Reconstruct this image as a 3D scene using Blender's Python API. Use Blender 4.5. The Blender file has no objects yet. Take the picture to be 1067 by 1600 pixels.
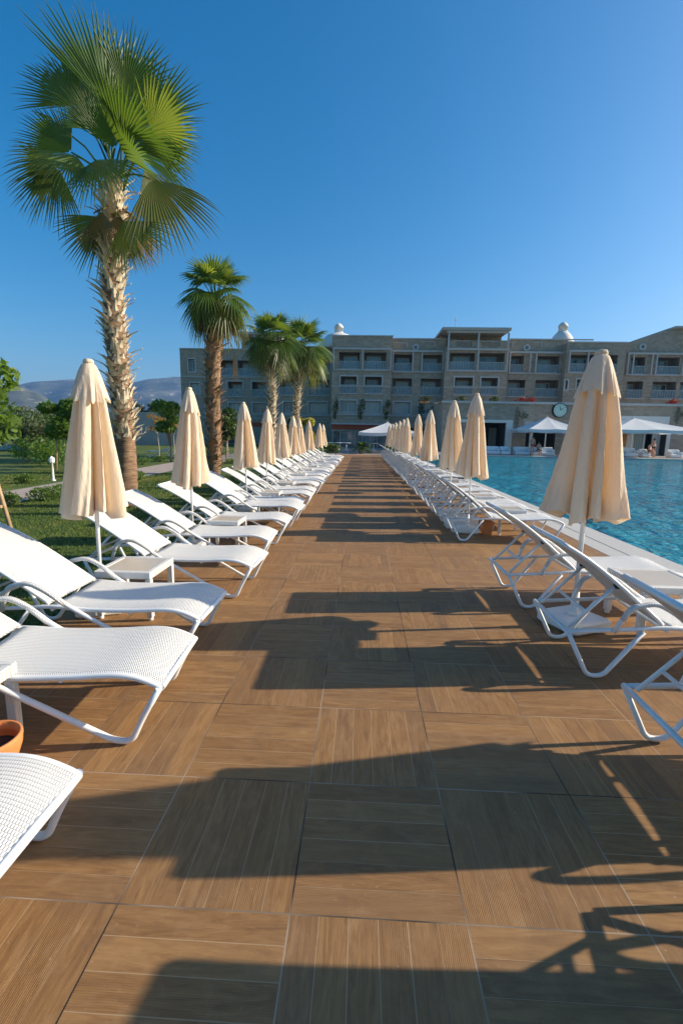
import bpy, math, random
from mathutils import Vector, Matrix
R=math.radians; PI=math.pi; sin=math.sin; cos=math.cos
random.seed(7)
S=bpy.context.scene
col=S.collection
# ------------------------------------------------------------------ camera
CX,CY,CH=0.2029,-1.3019,1.6211; F=713.02
RA=Vector((0.99893105,0.04272871,0.01763551)); RB=Vector((0.02452889,-0.16660992,-0.98571774)); RC=Vector((-0.0391802,0.98509664,-0.16747991))
cam=bpy.data.cameras.new('camera'); co=bpy.data.objects.new('camera',cam); col.objects.link(co); S.camera=co
cam.sensor_fit='VERTICAL'; cam.sensor_height=36; cam.sensor_width=24; cam.lens=F/1600*36
cam.clip_start=.05; cam.clip_end=30000
m=Matrix((( RA.x,-RB.x,-RC.x,CX),(RA.y,-RB.y,-RC.y,CY),(RA.z,-RB.z,-RC.z,CH),(0,0,0,1)))
co.matrix_world=m
def ray(u,w): return RA*((u-533.5)/F)+RB*((w-800)/F)+RC
def at(u,w,Y):
    d=ray(u,w); t=(Y-CY)/d.y; return Vector((CX+d.x*t,Y,CH+d.z*t))
# ------------------------------------------------------------------ node helpers
class NT:
    def __init__(s,name):
        s.m=bpy.data.materials.new(name); s.m.use_nodes=True; s.t=s.m.node_tree; s.t.nodes.clear()
        s.out=s.n('ShaderNodeOutputMaterial'); s.b=s.n('ShaderNodeBsdfPrincipled'); s.l(s.b.outputs[0],s.out.inputs[0])
    def n(s,ty,**k):
        x=s.t.nodes.new(ty)
        for a,b in k.items(): setattr(x,a,b)
        return x
    def l(s,a,b): s.t.links.new(a,b)
    def val(s,sock,v):
        if isinstance(v,(int,float)): sock.default_value=v
        elif isinstance(v,(tuple,list)): sock.default_value=tuple(v)+((1,) if len(v)==3 and sock.type=='RGBA' else ())
        else: s.l(v,sock)
    def math(s,op,a,b=0,c=None,clamp=False):
        x=s.n('ShaderNodeMath',operation=op,use_clamp=clamp); s.val(x.inputs[0],a); s.val(x.inputs[1],b)
        if c is not None: s.val(x.inputs[2],c)
        return x.outputs[0]
    def mix(s,f,a,b,mode='MIX'):
        x=s.n('ShaderNodeMix',data_type='RGBA',blend_type=mode); s.val(x.inputs[0],f); s.val(x.inputs[6],a); s.val(x.inputs[7],b); return x.outputs[2]
    def pos(s): return s.n('ShaderNodeNewGeometry').outputs['Position']
    def obj(s): return s.n('ShaderNodeTexCoord').outputs['Object']
    def xyz(s,v):
        x=s.n('ShaderNodeSeparateXYZ'); s.l(v,x.inputs[0]); return x.outputs
    def comb(s,x,y,z):
        c=s.n('ShaderNodeCombineXYZ'); s.val(c.inputs[0],x); s.val(c.inputs[1],y); s.val(c.inputs[2],z); return c.outputs[0]
    def noise(s,v,sc,det=4,rough=.55,dist=0):
        x=s.n('ShaderNodeTexNoise'); s.l(v,x.inputs['Vector']); x.inputs['Scale'].default_value=sc; x.inputs['Detail'].default_value=det
        x.inputs['Roughness'].default_value=rough; x.inputs['Distortion'].default_value=dist; return x.outputs[0]
    def scale(s,v,k):
        x=s.n('ShaderNodeVectorMath',operation='MULTIPLY'); s.l(v,x.inputs[0]); x.inputs[1].default_value=k; return x.outputs[0]
    def ramp(s,f,stops):
        x=s.n('ShaderNodeValToRGB'); s.l(f,x.inputs[0]); e=x.color_ramp.elements
        while len(e)<len(stops): e.new(.5)
        for i,(p,c) in enumerate(stops): e[i].position=p; e[i].color=tuple(c)+(1,)
        return x.outputs[0]
    def bump(s,h,st,d=.01,nrm=None):
        x=s.n('ShaderNodeBump'); x.inputs['Strength'].default_value=st; x.inputs['Distance'].default_value=d; s.l(h,x.inputs['Height'])
        if nrm: s.l(nrm,x.inputs['Normal'])
        s.l(x.outputs[0],s.b.inputs['Normal']); return x.outputs[0]
    def set(s,**k):
        for a,v in k.items():
            s.val(s.b.inputs[{'c':'Base Color','r':'Roughness','m':'Metallic','ior':'IOR','a':'Alpha','sp':'Specular IOR Level','tr':'Transmission Weight','coat':'Coat Weight'}[a]],v)
        return s
def simple(name,c,r=.6,var=.0,sc=5,**k):
    t=NT(name); t.set(r=r,**k)
    if var:
        n=t.noise(t.pos(),sc,5)
        t.set(c=t.ramp(n,[(.25,tuple(x*(1-var) for x in c)),(.75,tuple(min(1,x*(1+var)) for x in c))]))
    else: t.set(c=c)
    return t.m
def translucent(t,color,fac):
    tr=t.n('ShaderNodeBsdfTranslucent'); t.val(tr.inputs[0],color)
    mx=t.n('ShaderNodeMixShader'); mx.inputs[0].default_value=fac
    t.l(t.b.outputs[0],mx.inputs[1]); t.l(tr.outputs[0],mx.inputs[2]); t.l(mx.outputs[0],t.out.inputs[0])
M={}
M['white']=simple('white_powder_coat',(.80,.80,.79),.38,.03,9)
M['whiteplastic']=simple('white_plastic',(.78,.77,.74),.45,.03,6)
M['black']=simple('black_plastic',(.02,.02,.022),.5)
M['darkcloth']=simple('dark_cloth',(.02,.022,.03),.9)
M['concrete']=simple('pale_concrete',(.44,.43,.41),.8,.08,12)
M['tableglass']=simple('frosted_table_glass',(.52,.44,.34),.25,.05,3)
M['wrap']=None
# woven synthetic wicker
def weave(name,c,kx,ky,gap):
    t=NT(name); x,y,z=t.xyz(t.obj())
    row=t.math('MODULO',t.math('FLOOR',t.math('MULTIPLY',y,1/ky)),2)
    ph=t.math('MULTIPLY_ADD',row,PI,t.math('MULTIPLY',x,PI/kx))
    a=t.math('ABSOLUTE',t.math('SINE',t.math('MULTIPLY_ADD',row,PI/2,t.math('MULTIPLY',x,PI/kx))))
    b=t.math('ABSOLUTE',t.math('SINE',t.math('MULTIPLY',y,PI/ky)))
    h=t.math('MULTIPLY',t.math('POWER',a,.6),t.math('POWER',b,.7))
    n=t.noise(t.obj(),40,2)
    g=t.ramp(h,[(.0,gap),(.38,c),(1,c)])  # dark gap colour paints occlusion shade into the holes between strands
    t.set(c=t.mix(t.math('MULTIPLY',n,.25),g,tuple(v*.86 for v in c)),r=.42)
    t.bump(h,.9,.006); return t.m
M['weave']=weave('woven_white_wicker',(.82,.81,.79),.0095,.017,(.30,.29,.27))
M['weave2']=weave('woven_wicker_wrap',(.80,.79,.77),.010,.012,(.45,.44,.42))
# canopy cloth
def cloth(name,c,tc,f):
    t=NT(name); o=t.obj(); n=t.noise(t.scale(o,(6,6,1.6)),2.5,4); n2=t.noise(o,220,2); cr=t.noise(t.scale(o,(14,14,5)),1.6,6,.65,1.2)
    t.set(c=t.mix(n,tuple(x*.92 for x in c),c),r=.85,sp=.15)
    t.bump(t.math('ADD',t.math('MULTIPLY_ADD',cr,.55,n),t.math('MULTIPLY',n2,.05)),.5,.035)
    translucent(t,tc,f); return t.m
M['canvas']=cloth('cream_canvas',(.90,.81,.66),(.95,.69,.36),.36)
M['canvas_white']=cloth('white_canvas',(.78,.79,.80),(.75,.77,.8),.25)
# deck: basket weave porcelain tiles
def deck():
    t=NT('wood_look_tile'); x,y,z=t.xyz(t.pos()); T=.6
    ux=t.math('DIVIDE',x,T); uy=t.math('DIVIDE',y,T)
    ix=t.math('FLOOR',ux); iy=t.math('FLOOR',uy)
    fx=t.math('SUBTRACT',ux,ix); fy=t.math('SUBTRACT',uy,iy)
    par=t.math('FLOORED_MODULO',t.math('ADD',ix,iy),2)   # 0: planks run along x
    def sel(a,b): # par=0 -> a
        return t.math('ADD',t.math('MULTIPLY',t.math('SUBTRACT',1,par),a),t.math('MULTIPLY',par,b))
    across=sel(fy,fx); along=sel(fx,fy)
    p6=t.math('MULTIPLY',across,6); ip=t.math('FLOOR',p6); fp=t.math('SUBTRACT',p6,ip)
    w=t.n('ShaderNodeTexWhiteNoise',noise_dimensions='3D'); t.l(t.comb(ix,iy,ip),w.inputs['Vector']); rnd=w.outputs['Value']; rc=t.xyz(w.outputs['Color'])
    w2=t.n('ShaderNodeTexWhiteNoise',noise_dimensions='2D'); t.l(t.comb(ix,iy,0),w2.inputs['Vector'])
    gv=t.comb(t.math('MULTIPLY',along,1.3),t.math('MULTIPLY_ADD',across,9,t.math('MULTIPLY',rnd,37)),t.math('MULTIPLY',rc[1],50))
    g1=t.noise(gv,2.2,8,.62,1.2); g2=t.noise(t.scale(gv,(1.6,7,1)),3,4,.6,.3); big=t.noise(t.pos(),.9,3)
    c=t.ramp(g1,[(.25,(.150,.070,.026)),(.45,(.310,.158,.056)),(.62,(.445,.242,.092)),(.8,(.58,.345,.148))])
    c=t.mix(t.math('MULTIPLY',g2,.62),c,(.150,.070,.026))
    c=t.mix(t.math('MULTIPLY',rc[0],.42),c,(.20,.095,.034))
    c=t.mix(t.math('MULTIPLY',t.math('GREATER_THAN',rc[2],.74),.16),c,(.50,.28,.11))
    c=t.mix(t.math('MULTIPLY',t.math('LESS_THAN',rc[1],.22),.25),c,(.15,.09,.055))
    c=t.mix(t.math('MULTIPLY',t.ramp(big,[(.35,(0,0,0)),(.7,(1,1,1))]),.35),c,t.mix(.5,c,(.30,.20,.11)))
    c=t.mix(t.math('MULTIPLY',w2.outputs['Value'],.25),c,(.21,.11,.055))
    # dust and scuffs
    sc=t.noise(t.pos(),7,8,.7,.5)
    c=t.mix(t.math('MULTIPLY',t.ramp(sc,[(.52,(0,0,0)),(.75,(1,1,1))]),.28),c,(.44,.29,.16))
    st=t.noise(t.pos(),1.7,7,.72,1.5)
    c=t.mix(t.math('MULTIPLY',t.ramp(st,[(.50,(0,0,0)),(.60,(1,1,1)),(.64,(.2,.2,.2))]),.22),c,(.16,.10,.06))
    c=t.mix(t.math('MULTIPLY',t.ramp(t.noise(t.pos(),55,2),[(.70,(0,0,0)),(.78,(1,1,1))]),.35),c,(.55,.45,.33))
    # plank line (thin pale grout)
    dp=t.math('MINIMUM',fp,t.math('SUBTRACT',1,fp))
    pl=t.math('LESS_THAN',dp,.015)
    keep=t.math('GREATER_THAN',t.noise(t.comb(ix,iy,ip),1.7,0),.40)
    c=t.mix(t.math('MULTIPLY',pl,.62),c,t.mix(keep,(.12,.07,.04),(.48,.34,.20)))
    dx=t.math('MINIMUM',fx,t.math('SUBTRACT',1,fx)); dy=t.math('MINIMUM',fy,t.math('SUBTRACT',1,fy))
    dt=t.math('MINIMUM',dx,dy); tl=t.math('LESS_THAN',dt,.0045)
    jn=t.noise(t.pos(),1.3,2)
    c=t.mix(tl,c,t.mix(t.ramp(jn,[(.42,(0,0,0)),(.56,(1,1,1))]),(.03,.022,.018),(.36,.27,.19)))
    t.set(c=c,sp=.3)
    t.set(r=t.math('MULTIPLY_ADD',g1,.25,t.math('MULTIPLY_ADD',sc,.3,.38)))
    rib=t.math('MULTIPLY',t.math('SINE',t.math('MULTIPLY',across,2*PI*96)),t.math('GREATER_THAN',rc[0],.55))
    h=t.math('MULTIPLY_ADD',rib,.10,t.math('MULTIPLY',t.math('ADD',g1,g2),.35))
    h=t.math('SUBTRACT',h,t.math('MULTIPLY',t.math('MAXIMUM',pl,tl),.8))
    t.bump(h,.55,.004); return t.m
M['deck']=deck()
def water():
    t=NT('pool_water'); p=t.pos()
    a=t.noise(t.scale(p,(1,.8,1)),2.6,3,.5,.6); b=t.noise(t.scale(p,(1,.7,1)),.55,3,.5,.8); d=t.noise(p,9,2)
    c=t.ramp(b,[(.3,(.002,.10,.165)),(.5,(.004,.19,.28)),(.7,(.010,.31,.40))])
    t.set(c=t.mix(t.ramp(a,[(.40,(0,0,0)),(.66,(1,1,1))]),c,(.015,.25,.31)),r=.08,ior=1.33)
    t.bump(t.math('ADD',t.math('ADD',a,t.math('MULTIPLY',b,1.4)),t.math('MULTIPLY',d,.15)),.6,.34)
    return t.m
M['water']=water()
def stone(name,c,bs=(.42,.21)):
    t=NT(name); x,y,z=t.xyz(t.pos())
    br=t.n('ShaderNodeTexBrick'); t.l(t.comb(t.math('ADD',x,y),z,0),br.inputs['Vector'])
    br.inputs['Scale'].default_value=1; br.inputs['Brick Width'].default_value=bs[0]; br.inputs['Row Height'].default_value=bs[1]; br.inputs['Mortar Size'].default_value=.012
    br.inputs['Color1'].default_value=tuple(v*.78 for v in c)+(1,); br.inputs['Color2'].default_value=tuple(min(1,v*1.18) for v in c)+(1,); br.inputs['Mortar'].default_value=tuple(v*.7 for v in c)+(1,)
    n=t.noise(t.pos(),.7,6,.6)
    t.set(c=t.mix(t.math('MULTIPLY',n,.5),br.outputs[0],tuple(v*.8 for v in c)),r=.9); t.bump(br.outputs['Fac'],.2,.01); return t.m
M['stone']=stone('rough_stone_cladding',(.41,.33,.25))
M['stone2']=stone('terrace_stone',(.40,.325,.25),(.5,.25))
M['render']=simple('dull_render',(.36,.35,.33),.9,.12,1.5)
M['trim']=simple('pale_trim',(.48,.47,.45),.7,.06,3)
M['whitewall']=simple('white_wall',(.70,.68,.63),.8,.05,2)
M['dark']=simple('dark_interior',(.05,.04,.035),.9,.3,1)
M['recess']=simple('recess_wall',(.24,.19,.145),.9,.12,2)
t=NT('window_glass'); n=t.noise(t.pos(),.8,3); t.set(c=t.ramp(n,[(.35,(.03,.06,.07)),(.65,(.14,.20,.22))]),r=.08,sp=.8); M['glass']=t.m
t=NT('window_curtain'); xx=t.xyz(t.pos()); t.set(c=t.mix(t.math('ABSOLUTE',t.math('SINE',t.math('MULTIPLY',xx[0],14))),(.16,.22,.23),(.30,.36,.36)),r=.15,sp=.8); M['curtain']=t.m
t=NT('balcony_glass'); t.set(c=(.30,.38,.41),r=.1,a=.40); M['balglass']=t.m
M['rail']=simple('grey_railing',(.40,.44,.46),.5)
M['orange']=simple('orange_fascia',(.42,.07,.022),.7,.15,2)
M['amber']=simple('amber_shutter',(.42,.22,.07),.7,.2,3)
M['terracotta']=simple('terracotta',(.62,.22,.07),.7,.1,14)
M['soil']=simple('soil',(.06,.04,.03),.95,.3,30)
M['wood']=simple('stake_wood',(.42,.29,.17),.85,.2,12)
M['bark']=simple('grey_bark',(.22,.17,.12),.95,.25,14)
M['palebark']=simple('pale_bark',(.50,.44,.36),.95,.15,14)
M['path']=simple('path_paving',(.36,.29,.25),.9,.12,3)
M['roof']=simple('roof_grey',(.42,.40,.36),.85,.1,2)
M['redflower']=simple('red_flower',(.45,.06,.03),.8,.3,9)
M['clock']=simple('clock_face',(.45,.62,.56),.5)
M['cushion']=simple('white_cushion',(.74,.74,.75),.9,.04,3)
M['skin']=simple('skin',(.50,.27,.18),.6)
M['redcloth']=simple('red_cloth',(.40,.07,.05),.9)
M['darkhair']=simple('dark_hair',(.03,.02,.015),.8)
def leafmat(name,a,b,tc,f=.35,sc=1.2,r=.5):
    t=NT(name); n=t.noise(t.pos(),sc,3); n2=t.noise(t.pos(),sc*9,2)
    c=t.mix(t.ramp(t.math('MULTIPLY_ADD',n2,.5,t.math('MULTIPLY',n,.6)),[(.35,(0,0,0)),(.72,(1,1,1))]),a,b); t.set(c=c,r=r,sp=.35)
    translucent(t,tc,f); return t.m
M['leaf_dark']=leafmat('dark_foliage',(.030,.060,.014),(.075,.12,.030),(.12,.2,.03),.3,.8)
M['leaf_lime']=leafmat('bright_foliage',(.04,.09,.012),(.13,.20,.03),(.25,.42,.04),.4,1.5)
M['leaf_olive']=leafmat('olive_foliage',(.05,.075,.03),(.11,.13,.055),(.14,.17,.05),.3,.6)
M['leaf_orange']=leafmat('autumn_foliage',(.20,.11,.02),(.40,.24,.05),(.5,.3,.05),.4,1.5)
M['leaf_yellow']=leafmat('yellow_foliage',(.20,.19,.02),(.42,.38,.05),(.5,.45,.05),.4,1.5)
M['shrub']=leafmat('low_shrub_foliage',(.045,.10,.02),(.13,.20,.035),(.2,.32,.04),.35,2)
def frond():
    t=NT('palm_frond'); at_=t.n('ShaderNodeAttribute',attribute_name='leaf'); s=t.xyz(at_.outputs['Vector']) # x: along blade, y: leaf tone, z: dryness
    g=t.mix(s[1],(.028,.075,.012),(.095,.175,.020))
    g=t.mix(t.ramp(s[0],[(.86,(0,0,0)),(1,(1,1,1))]),g,(.26,.22,.07))
    dr=t.math('ADD',s[2],t.math('MULTIPLY',t.math('SUBTRACT',t.noise(t.pos(),3,3),.5),.5),clamp=True)
    g=t.mix(dr,g,t.mix(s[0],(.20,.12,.045),(.34,.19,.08)))
    n=t.noise(t.pos(),8,2); g=t.mix(t.math('MULTIPLY',n,.3),g,(.05,.08,.02))
    t.set(c=g,r=.42,sp=.4); translucent(t,t.mix(dr,t.mix(s[1],(.11,.21,.02),(.40,.48,.05)),(.30,.17,.06)),.42); return t.m
M['frond']=frond()
def trunkmat():
    t=NT('palm_trunk_bark'); x,y,z=t.xyz(t.pos()); n=t.noise(t.comb(t.math('MULTIPLY',x,3),t.math('MULTIPLY',y,3),t.math('MULTIPLY',z,22)),1.5,5,.6)
    t.set(c=t.ramp(n,[(.3,(.11,.06,.033)),(.6,(.27,.165,.095)),(.8,(.36,.235,.145))]),r=.9); t.bump(n,.8,.03); return t.m
M['trunk']=trunkmat()
def bootmat(name,a,b):
    t=NT(name); n=t.noise(t.pos(),6,5,.65); t.set(c=t.ramp(n,[(.3,a),(.7,b)]),r=.8); t.bump(t.noise(t.scale(t.pos(),(30,30,6)),2,3),.4,.01); return t.m
M['boot']=bootmat('pale_leaf_base',(.36,.28,.18),(.74,.64,.48)); M['boot_brown']=bootmat('brown_leaf_base',(.16,.09,.05),(.42,.27,.15))
def grassmat(name,k=1):
    t=NT(name); n=t.noise(t.pos(),.6,5,.6); n2=t.noise(t.pos(),14,3)
    c=t.ramp(t.math('MULTIPLY_ADD',n2,.3,t.math('MULTIPLY',n,.8)),[(.3,(.035*k,.07*k,.014*k)),(.5,(.085*k,.13*k,.024*k)),(.68,(.16*k,.175*k,.04*k)),(.8,(.26*k,.22*k,.085*k))]); t.set(c=c,r=.75,sp=.2); t.bump(n2,.5,.04); return t.m
M['lawn']=grassmat('lawn',.85); M['blades']=grassmat('grass_blades',.95)
t=NT('mountain_rock'); n=t.noise(t.scale(t.pos(),(.004,.004,.012)),1.6,9,.62,.4); n2=t.noise(t.scale(t.pos(),(.01,.01,.02)),2,6,.6)
t.set(c=t.mix(t.ramp(n2,[(.60,(0,0,0)),(.70,(1,1,1))]),t.ramp(n,[(.35,(.025,.045,.025)),(.6,(.09,.095,.065)),(.75,(.26,.23,.18))]),(.45,.40,.33)),r=.95); M['rock']=t.m
# ------------------------------------------------------------------ mesh builder
class MB:
    def __init__(s): s.v=[]; s.f=[]; s.mi=[]; s.sm=[]; s.at=[]
    def face(s,pts,mi=0,smooth=False):
        b=len(s.v); s.v+= [tuple(p) for p in pts]; s.f.append(tuple(range(b,b+len(pts)))); s.mi.append(mi); s.sm.append(smooth)
    def grid(s,rows,closed=False,mi=0,smooth=True,cap=False):
        b=len(s.v); n=len(rows[0])
        for r in rows: s.v+=[tuple(p) for p in r]
        for i in range(len(rows)-1):
            for j in range(n if closed else n-1):
                k=(j+1)%n; s.f.append((b+i*n+j,b+i*n+k,b+(i+1)*n+k,b+(i+1)*n+j)); s.mi.append(mi); s.sm.append(smooth)
        if cap:
            s.f.append(tuple(b+j for j in range(n))[::-1]); s.f.append(tuple(b+(len(rows)-1)*n+j for j in range(n))); s.mi+=[mi]*2; s.sm+=[False]*2
    def box(s,a,b,mi=0,bev=0):
        x0,y0,z0=a; x1,y1,z1=b
        if bev:
            e=bev; rows=[]
            for (z,i) in ((z0,e),(z0+e,0),(z1-e,0),(z1,e)):
                p=[]
                for (cx,cy,sx,sy) in ((x0,y0,1,1),(x1,y0,-1,1),(x1,y1,-1,-1),(x0,y1,1,-1)):
                    q=[(cx+sx*i,cy+sy*(e+i)),(cx+sx*(e+i),cy+sy*i)]
                    if (sx>0)!=(sy>0): q=q[::-1]
                    p+=[(a_,b_,z) for a_,b_ in q]
                rows.append(p)
            s.grid(rows,closed=True,mi=mi,smooth=False,cap=True); return
        c=[(x0,y0,z0),(x1,y0,z0),(x1,y1,z0),(x0,y1,z0),(x0,y0,z1),(x1,y0,z1),(x1,y1,z1),(x0,y1,z1)]
        k=len(s.v); s.v+=c
        for f in ((3,2,1,0),(4,5,6,7),(0,1,5,4),(1,2,6,5),(2,3,7,6),(3,0,4,7)): s.f.append(tuple(k+i for i in f)); s.mi.append(mi); s.sm.append(False)
    def tube(s,pts,r,n=8,mi=0,cap=True,up=None):
        P=[Vector(p) for p in pts]; rs=r if isinstance(r,(list,tuple)) else [r]*len(P); rows=[]
        u=None
        for i,p in enumerate(P):
            d=(P[min(i+1,len(P)-1)]-P[max(i-1,0)])
            if d.length<1e-9: d=Vector((0,0,1))
            d.normalize()
            if u is None:
                u=d.orthogonal().normalized()
            u=(u-d*u.dot(d)); u=u.normalized() if u.length>1e-6 else d.orthogonal().normalized()
            w=d.cross(u)
            rows.append([p+(u*cos(2*PI*k/n)+w*sin(2*PI*k/n))*rs[i] for k in range(n)])
        s.grid(rows,closed=True,mi=mi,cap=cap)
    def lathe(s,prof,c=(0,0,0),n=24,mi=0,smooth=True,cap=True):
        s.grid([[(c[0]+r*cos(2*PI*k/n),c[1]+r*sin(2*PI*k/n),c[2]+z) for k in range(n)] for r,z in prof],closed=True,mi=mi,smooth=smooth,cap=cap)
    def mesh(s,name,mats):
        me=bpy.data.meshes.new(name); me.from_pydata(s.v,[],s.f)
        for m_ in (mats if isinstance(mats,(list,tuple)) else [mats]): me.materials.append(m_)
        me.polygons.foreach_set('material_index',s.mi); me.polygons.foreach_set('use_smooth',s.sm); me.update(); return me
    def build(s,name,mats,parent=None):
        o=bpy.data.objects.new(name,s.mesh(name,mats)); col.objects.link(o)
        if parent: o.parent=parent
        return o
def tag(o,label=None,cat=None,group=None,kind=None):
    if label: o['label']=label
    if cat: o['category']=cat
    if group: o['group']=group
    if kind: o['kind']=kind
    return o
def empty(name,loc=(0,0,0),rz=0):
    o=bpy.data.objects.new(name,None); o.empty_display_size=.2; col.objects.link(o); o.location=loc; o.rotation_euler=(0,0,rz); return o
def copy_tree(o,parent=None):
    c=o.copy(); col.objects.link(c); c.parent=parent
    for ch in o.children: copy_tree(ch,c)
    return c
def rnd(pts,r,n=5):
    P=[Vector(p) for p in pts]; out=[P[0]]
    for i in range(1,len(P)-1):
        a,b,c=P[i-1],P[i],P[i+1]; d1=(a-b); d2=(c-b); k=min(r,d1.length*.45,d2.length*.45)
        p0=b+d1.normalized()*k; p2=b+d2.normalized()*k
        for j in range(n+1):
            t=j/n; out.append(p0*(1-t)**2+b*2*t*(1-t)+p2*t*t)
    out.append(P[-1]); return out
def spline(pts,n=6):
    P=[Vector(p) for p in pts]; Q=[P[0]*2-P[1]]+P+[P[-1]*2-P[-2]]; out=[]
    for i in range(1,len(Q)-2):
        for j in range(n):
            t=j/n; a,b,c,d=Q[i-1],Q[i],Q[i+1],Q[i+2]
            out.append(.5*((2*b)+(c-a)*t+(2*a-5*b+4*c-d)*t*t+(3*b-a-3*c+d)*t**3))
    out.append(P[-1]); return out
ORD=['first','second','third','fourth','fifth','sixth','seventh','eighth','ninth','tenth','eleventh','twelfth','thirteenth','fourteenth','fifteenth','sixteenth','seventeenth','eighteenth','nineteenth','twentieth','twenty-first','twenty-second','twenty-third','twenty-fourth','twenty-fifth','twenty-sixth','twenty-seventh','twenty-eighth','twenty-ninth','thirtieth']
# ------------------------------------------------------------------ ground, deck, pool
def sheet(name,x0,y0,x1,y1,z,mat,nx=1,ny=1):
    b=MB(); b.grid([[(x0+(x1-x0)*i/nx,y0+(y1-y0)*j/ny,z) for i in range(nx+1)] for j in range(ny+1)],smooth=False); o=b.build(name,mat); return tag(o,kind='structure')
DX0=-2.42; DX1=3.72; PX=4.46; PY0,PY1=-14,40.2; PXE=60
# lawn sheet with a hole where deck and pool lie
b=MB()
G=9000
for (x0,y0,x1,y1) in ((-G,-G,DX0-.01,G),(PXE+2,-G,G,G),(DX0-.01,PY1+1.2,PXE+2,G),(DX0-.01,-G,PXE+2,-14)):
    b.face([(x0,y0,-.03),(x1,y0,-.03),(x1,y1,-.03),(x0,y1,-.03)])
tag(b.build('lawn_ground',M['lawn']),kind='structure')
b=MB(); b.box((DX0,-14,-.25),(DX1,36.8,0)); tag(b.build('deck',M['deck']),kind='structure')
b=MB(); b.box((DX1+.002,-14,-.3),(DX1+.30,41.3,.004),bev=.004); b.box((DX1+.304,-14,-.3),(PX-.02,41.3,.008),bev=.006)
for k in range(0): pass
b.box((PX-.018,PY1,-.3),(PXE,41.3,.008)); tag(b.build('pool_coping',M['concrete']),kind='structure')
b=MB(); b.box((DX0,36.802,-.25),(DX1,41.25,-.006)); tag(b.build('terrace_paving',M['path']),kind='structure')
sheet('pool_water',PX-.02,-14,PXE+2,PY1,-.09,M['water'])
# beach-side terrace beyond the pool
b=MB(); b.box((DX0,41.302,-.25),(PXE+2,60,.06)); tag(b.build('far_terrace',M['path']),kind='structure')
# garden path
def pathx(y): return -7.75-.012*(y-8)
b=MB(); rows=[]
for i in range(40):
    y=-6+i*1.4; e=.25*sin(y*.21)
    rows.append([(-9.35+e-.03*max(0,y-14),y,-.018),(-7.7+e*.6+.03*max(0,y-16),y,-.018)])
b.grid(rows,smooth=False); tag(b.build('garden_path',M['path']),kind='structure')
# grass blades
b=MB(); rr=random.Random(3)
for i in range(100000):
    y=rr.random()**1.3*17-.5; x=-2.5-rr.random()*5.0
    if y>4 and rr.random()<.3: x=-9.6-rr.random()*3
    h=rr.uniform(.015,.042); a=rr.random()*2*PI; w=rr.uniform(.003,.006)*(1+y*.08); lx=rr.uniform(-.02,.02); ly=rr.uniform(-.02,.02)
    b.face([(x-w*cos(a),y-w*sin(a),-.03),(x+w*cos(a),y+w*sin(a),-.03),(x+lx,y+ly,-.03+h)])
tag(b.build('grass',M['blades']),'short mown grass blades on the lawn left of the deck','grass',kind='stuff')
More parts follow.
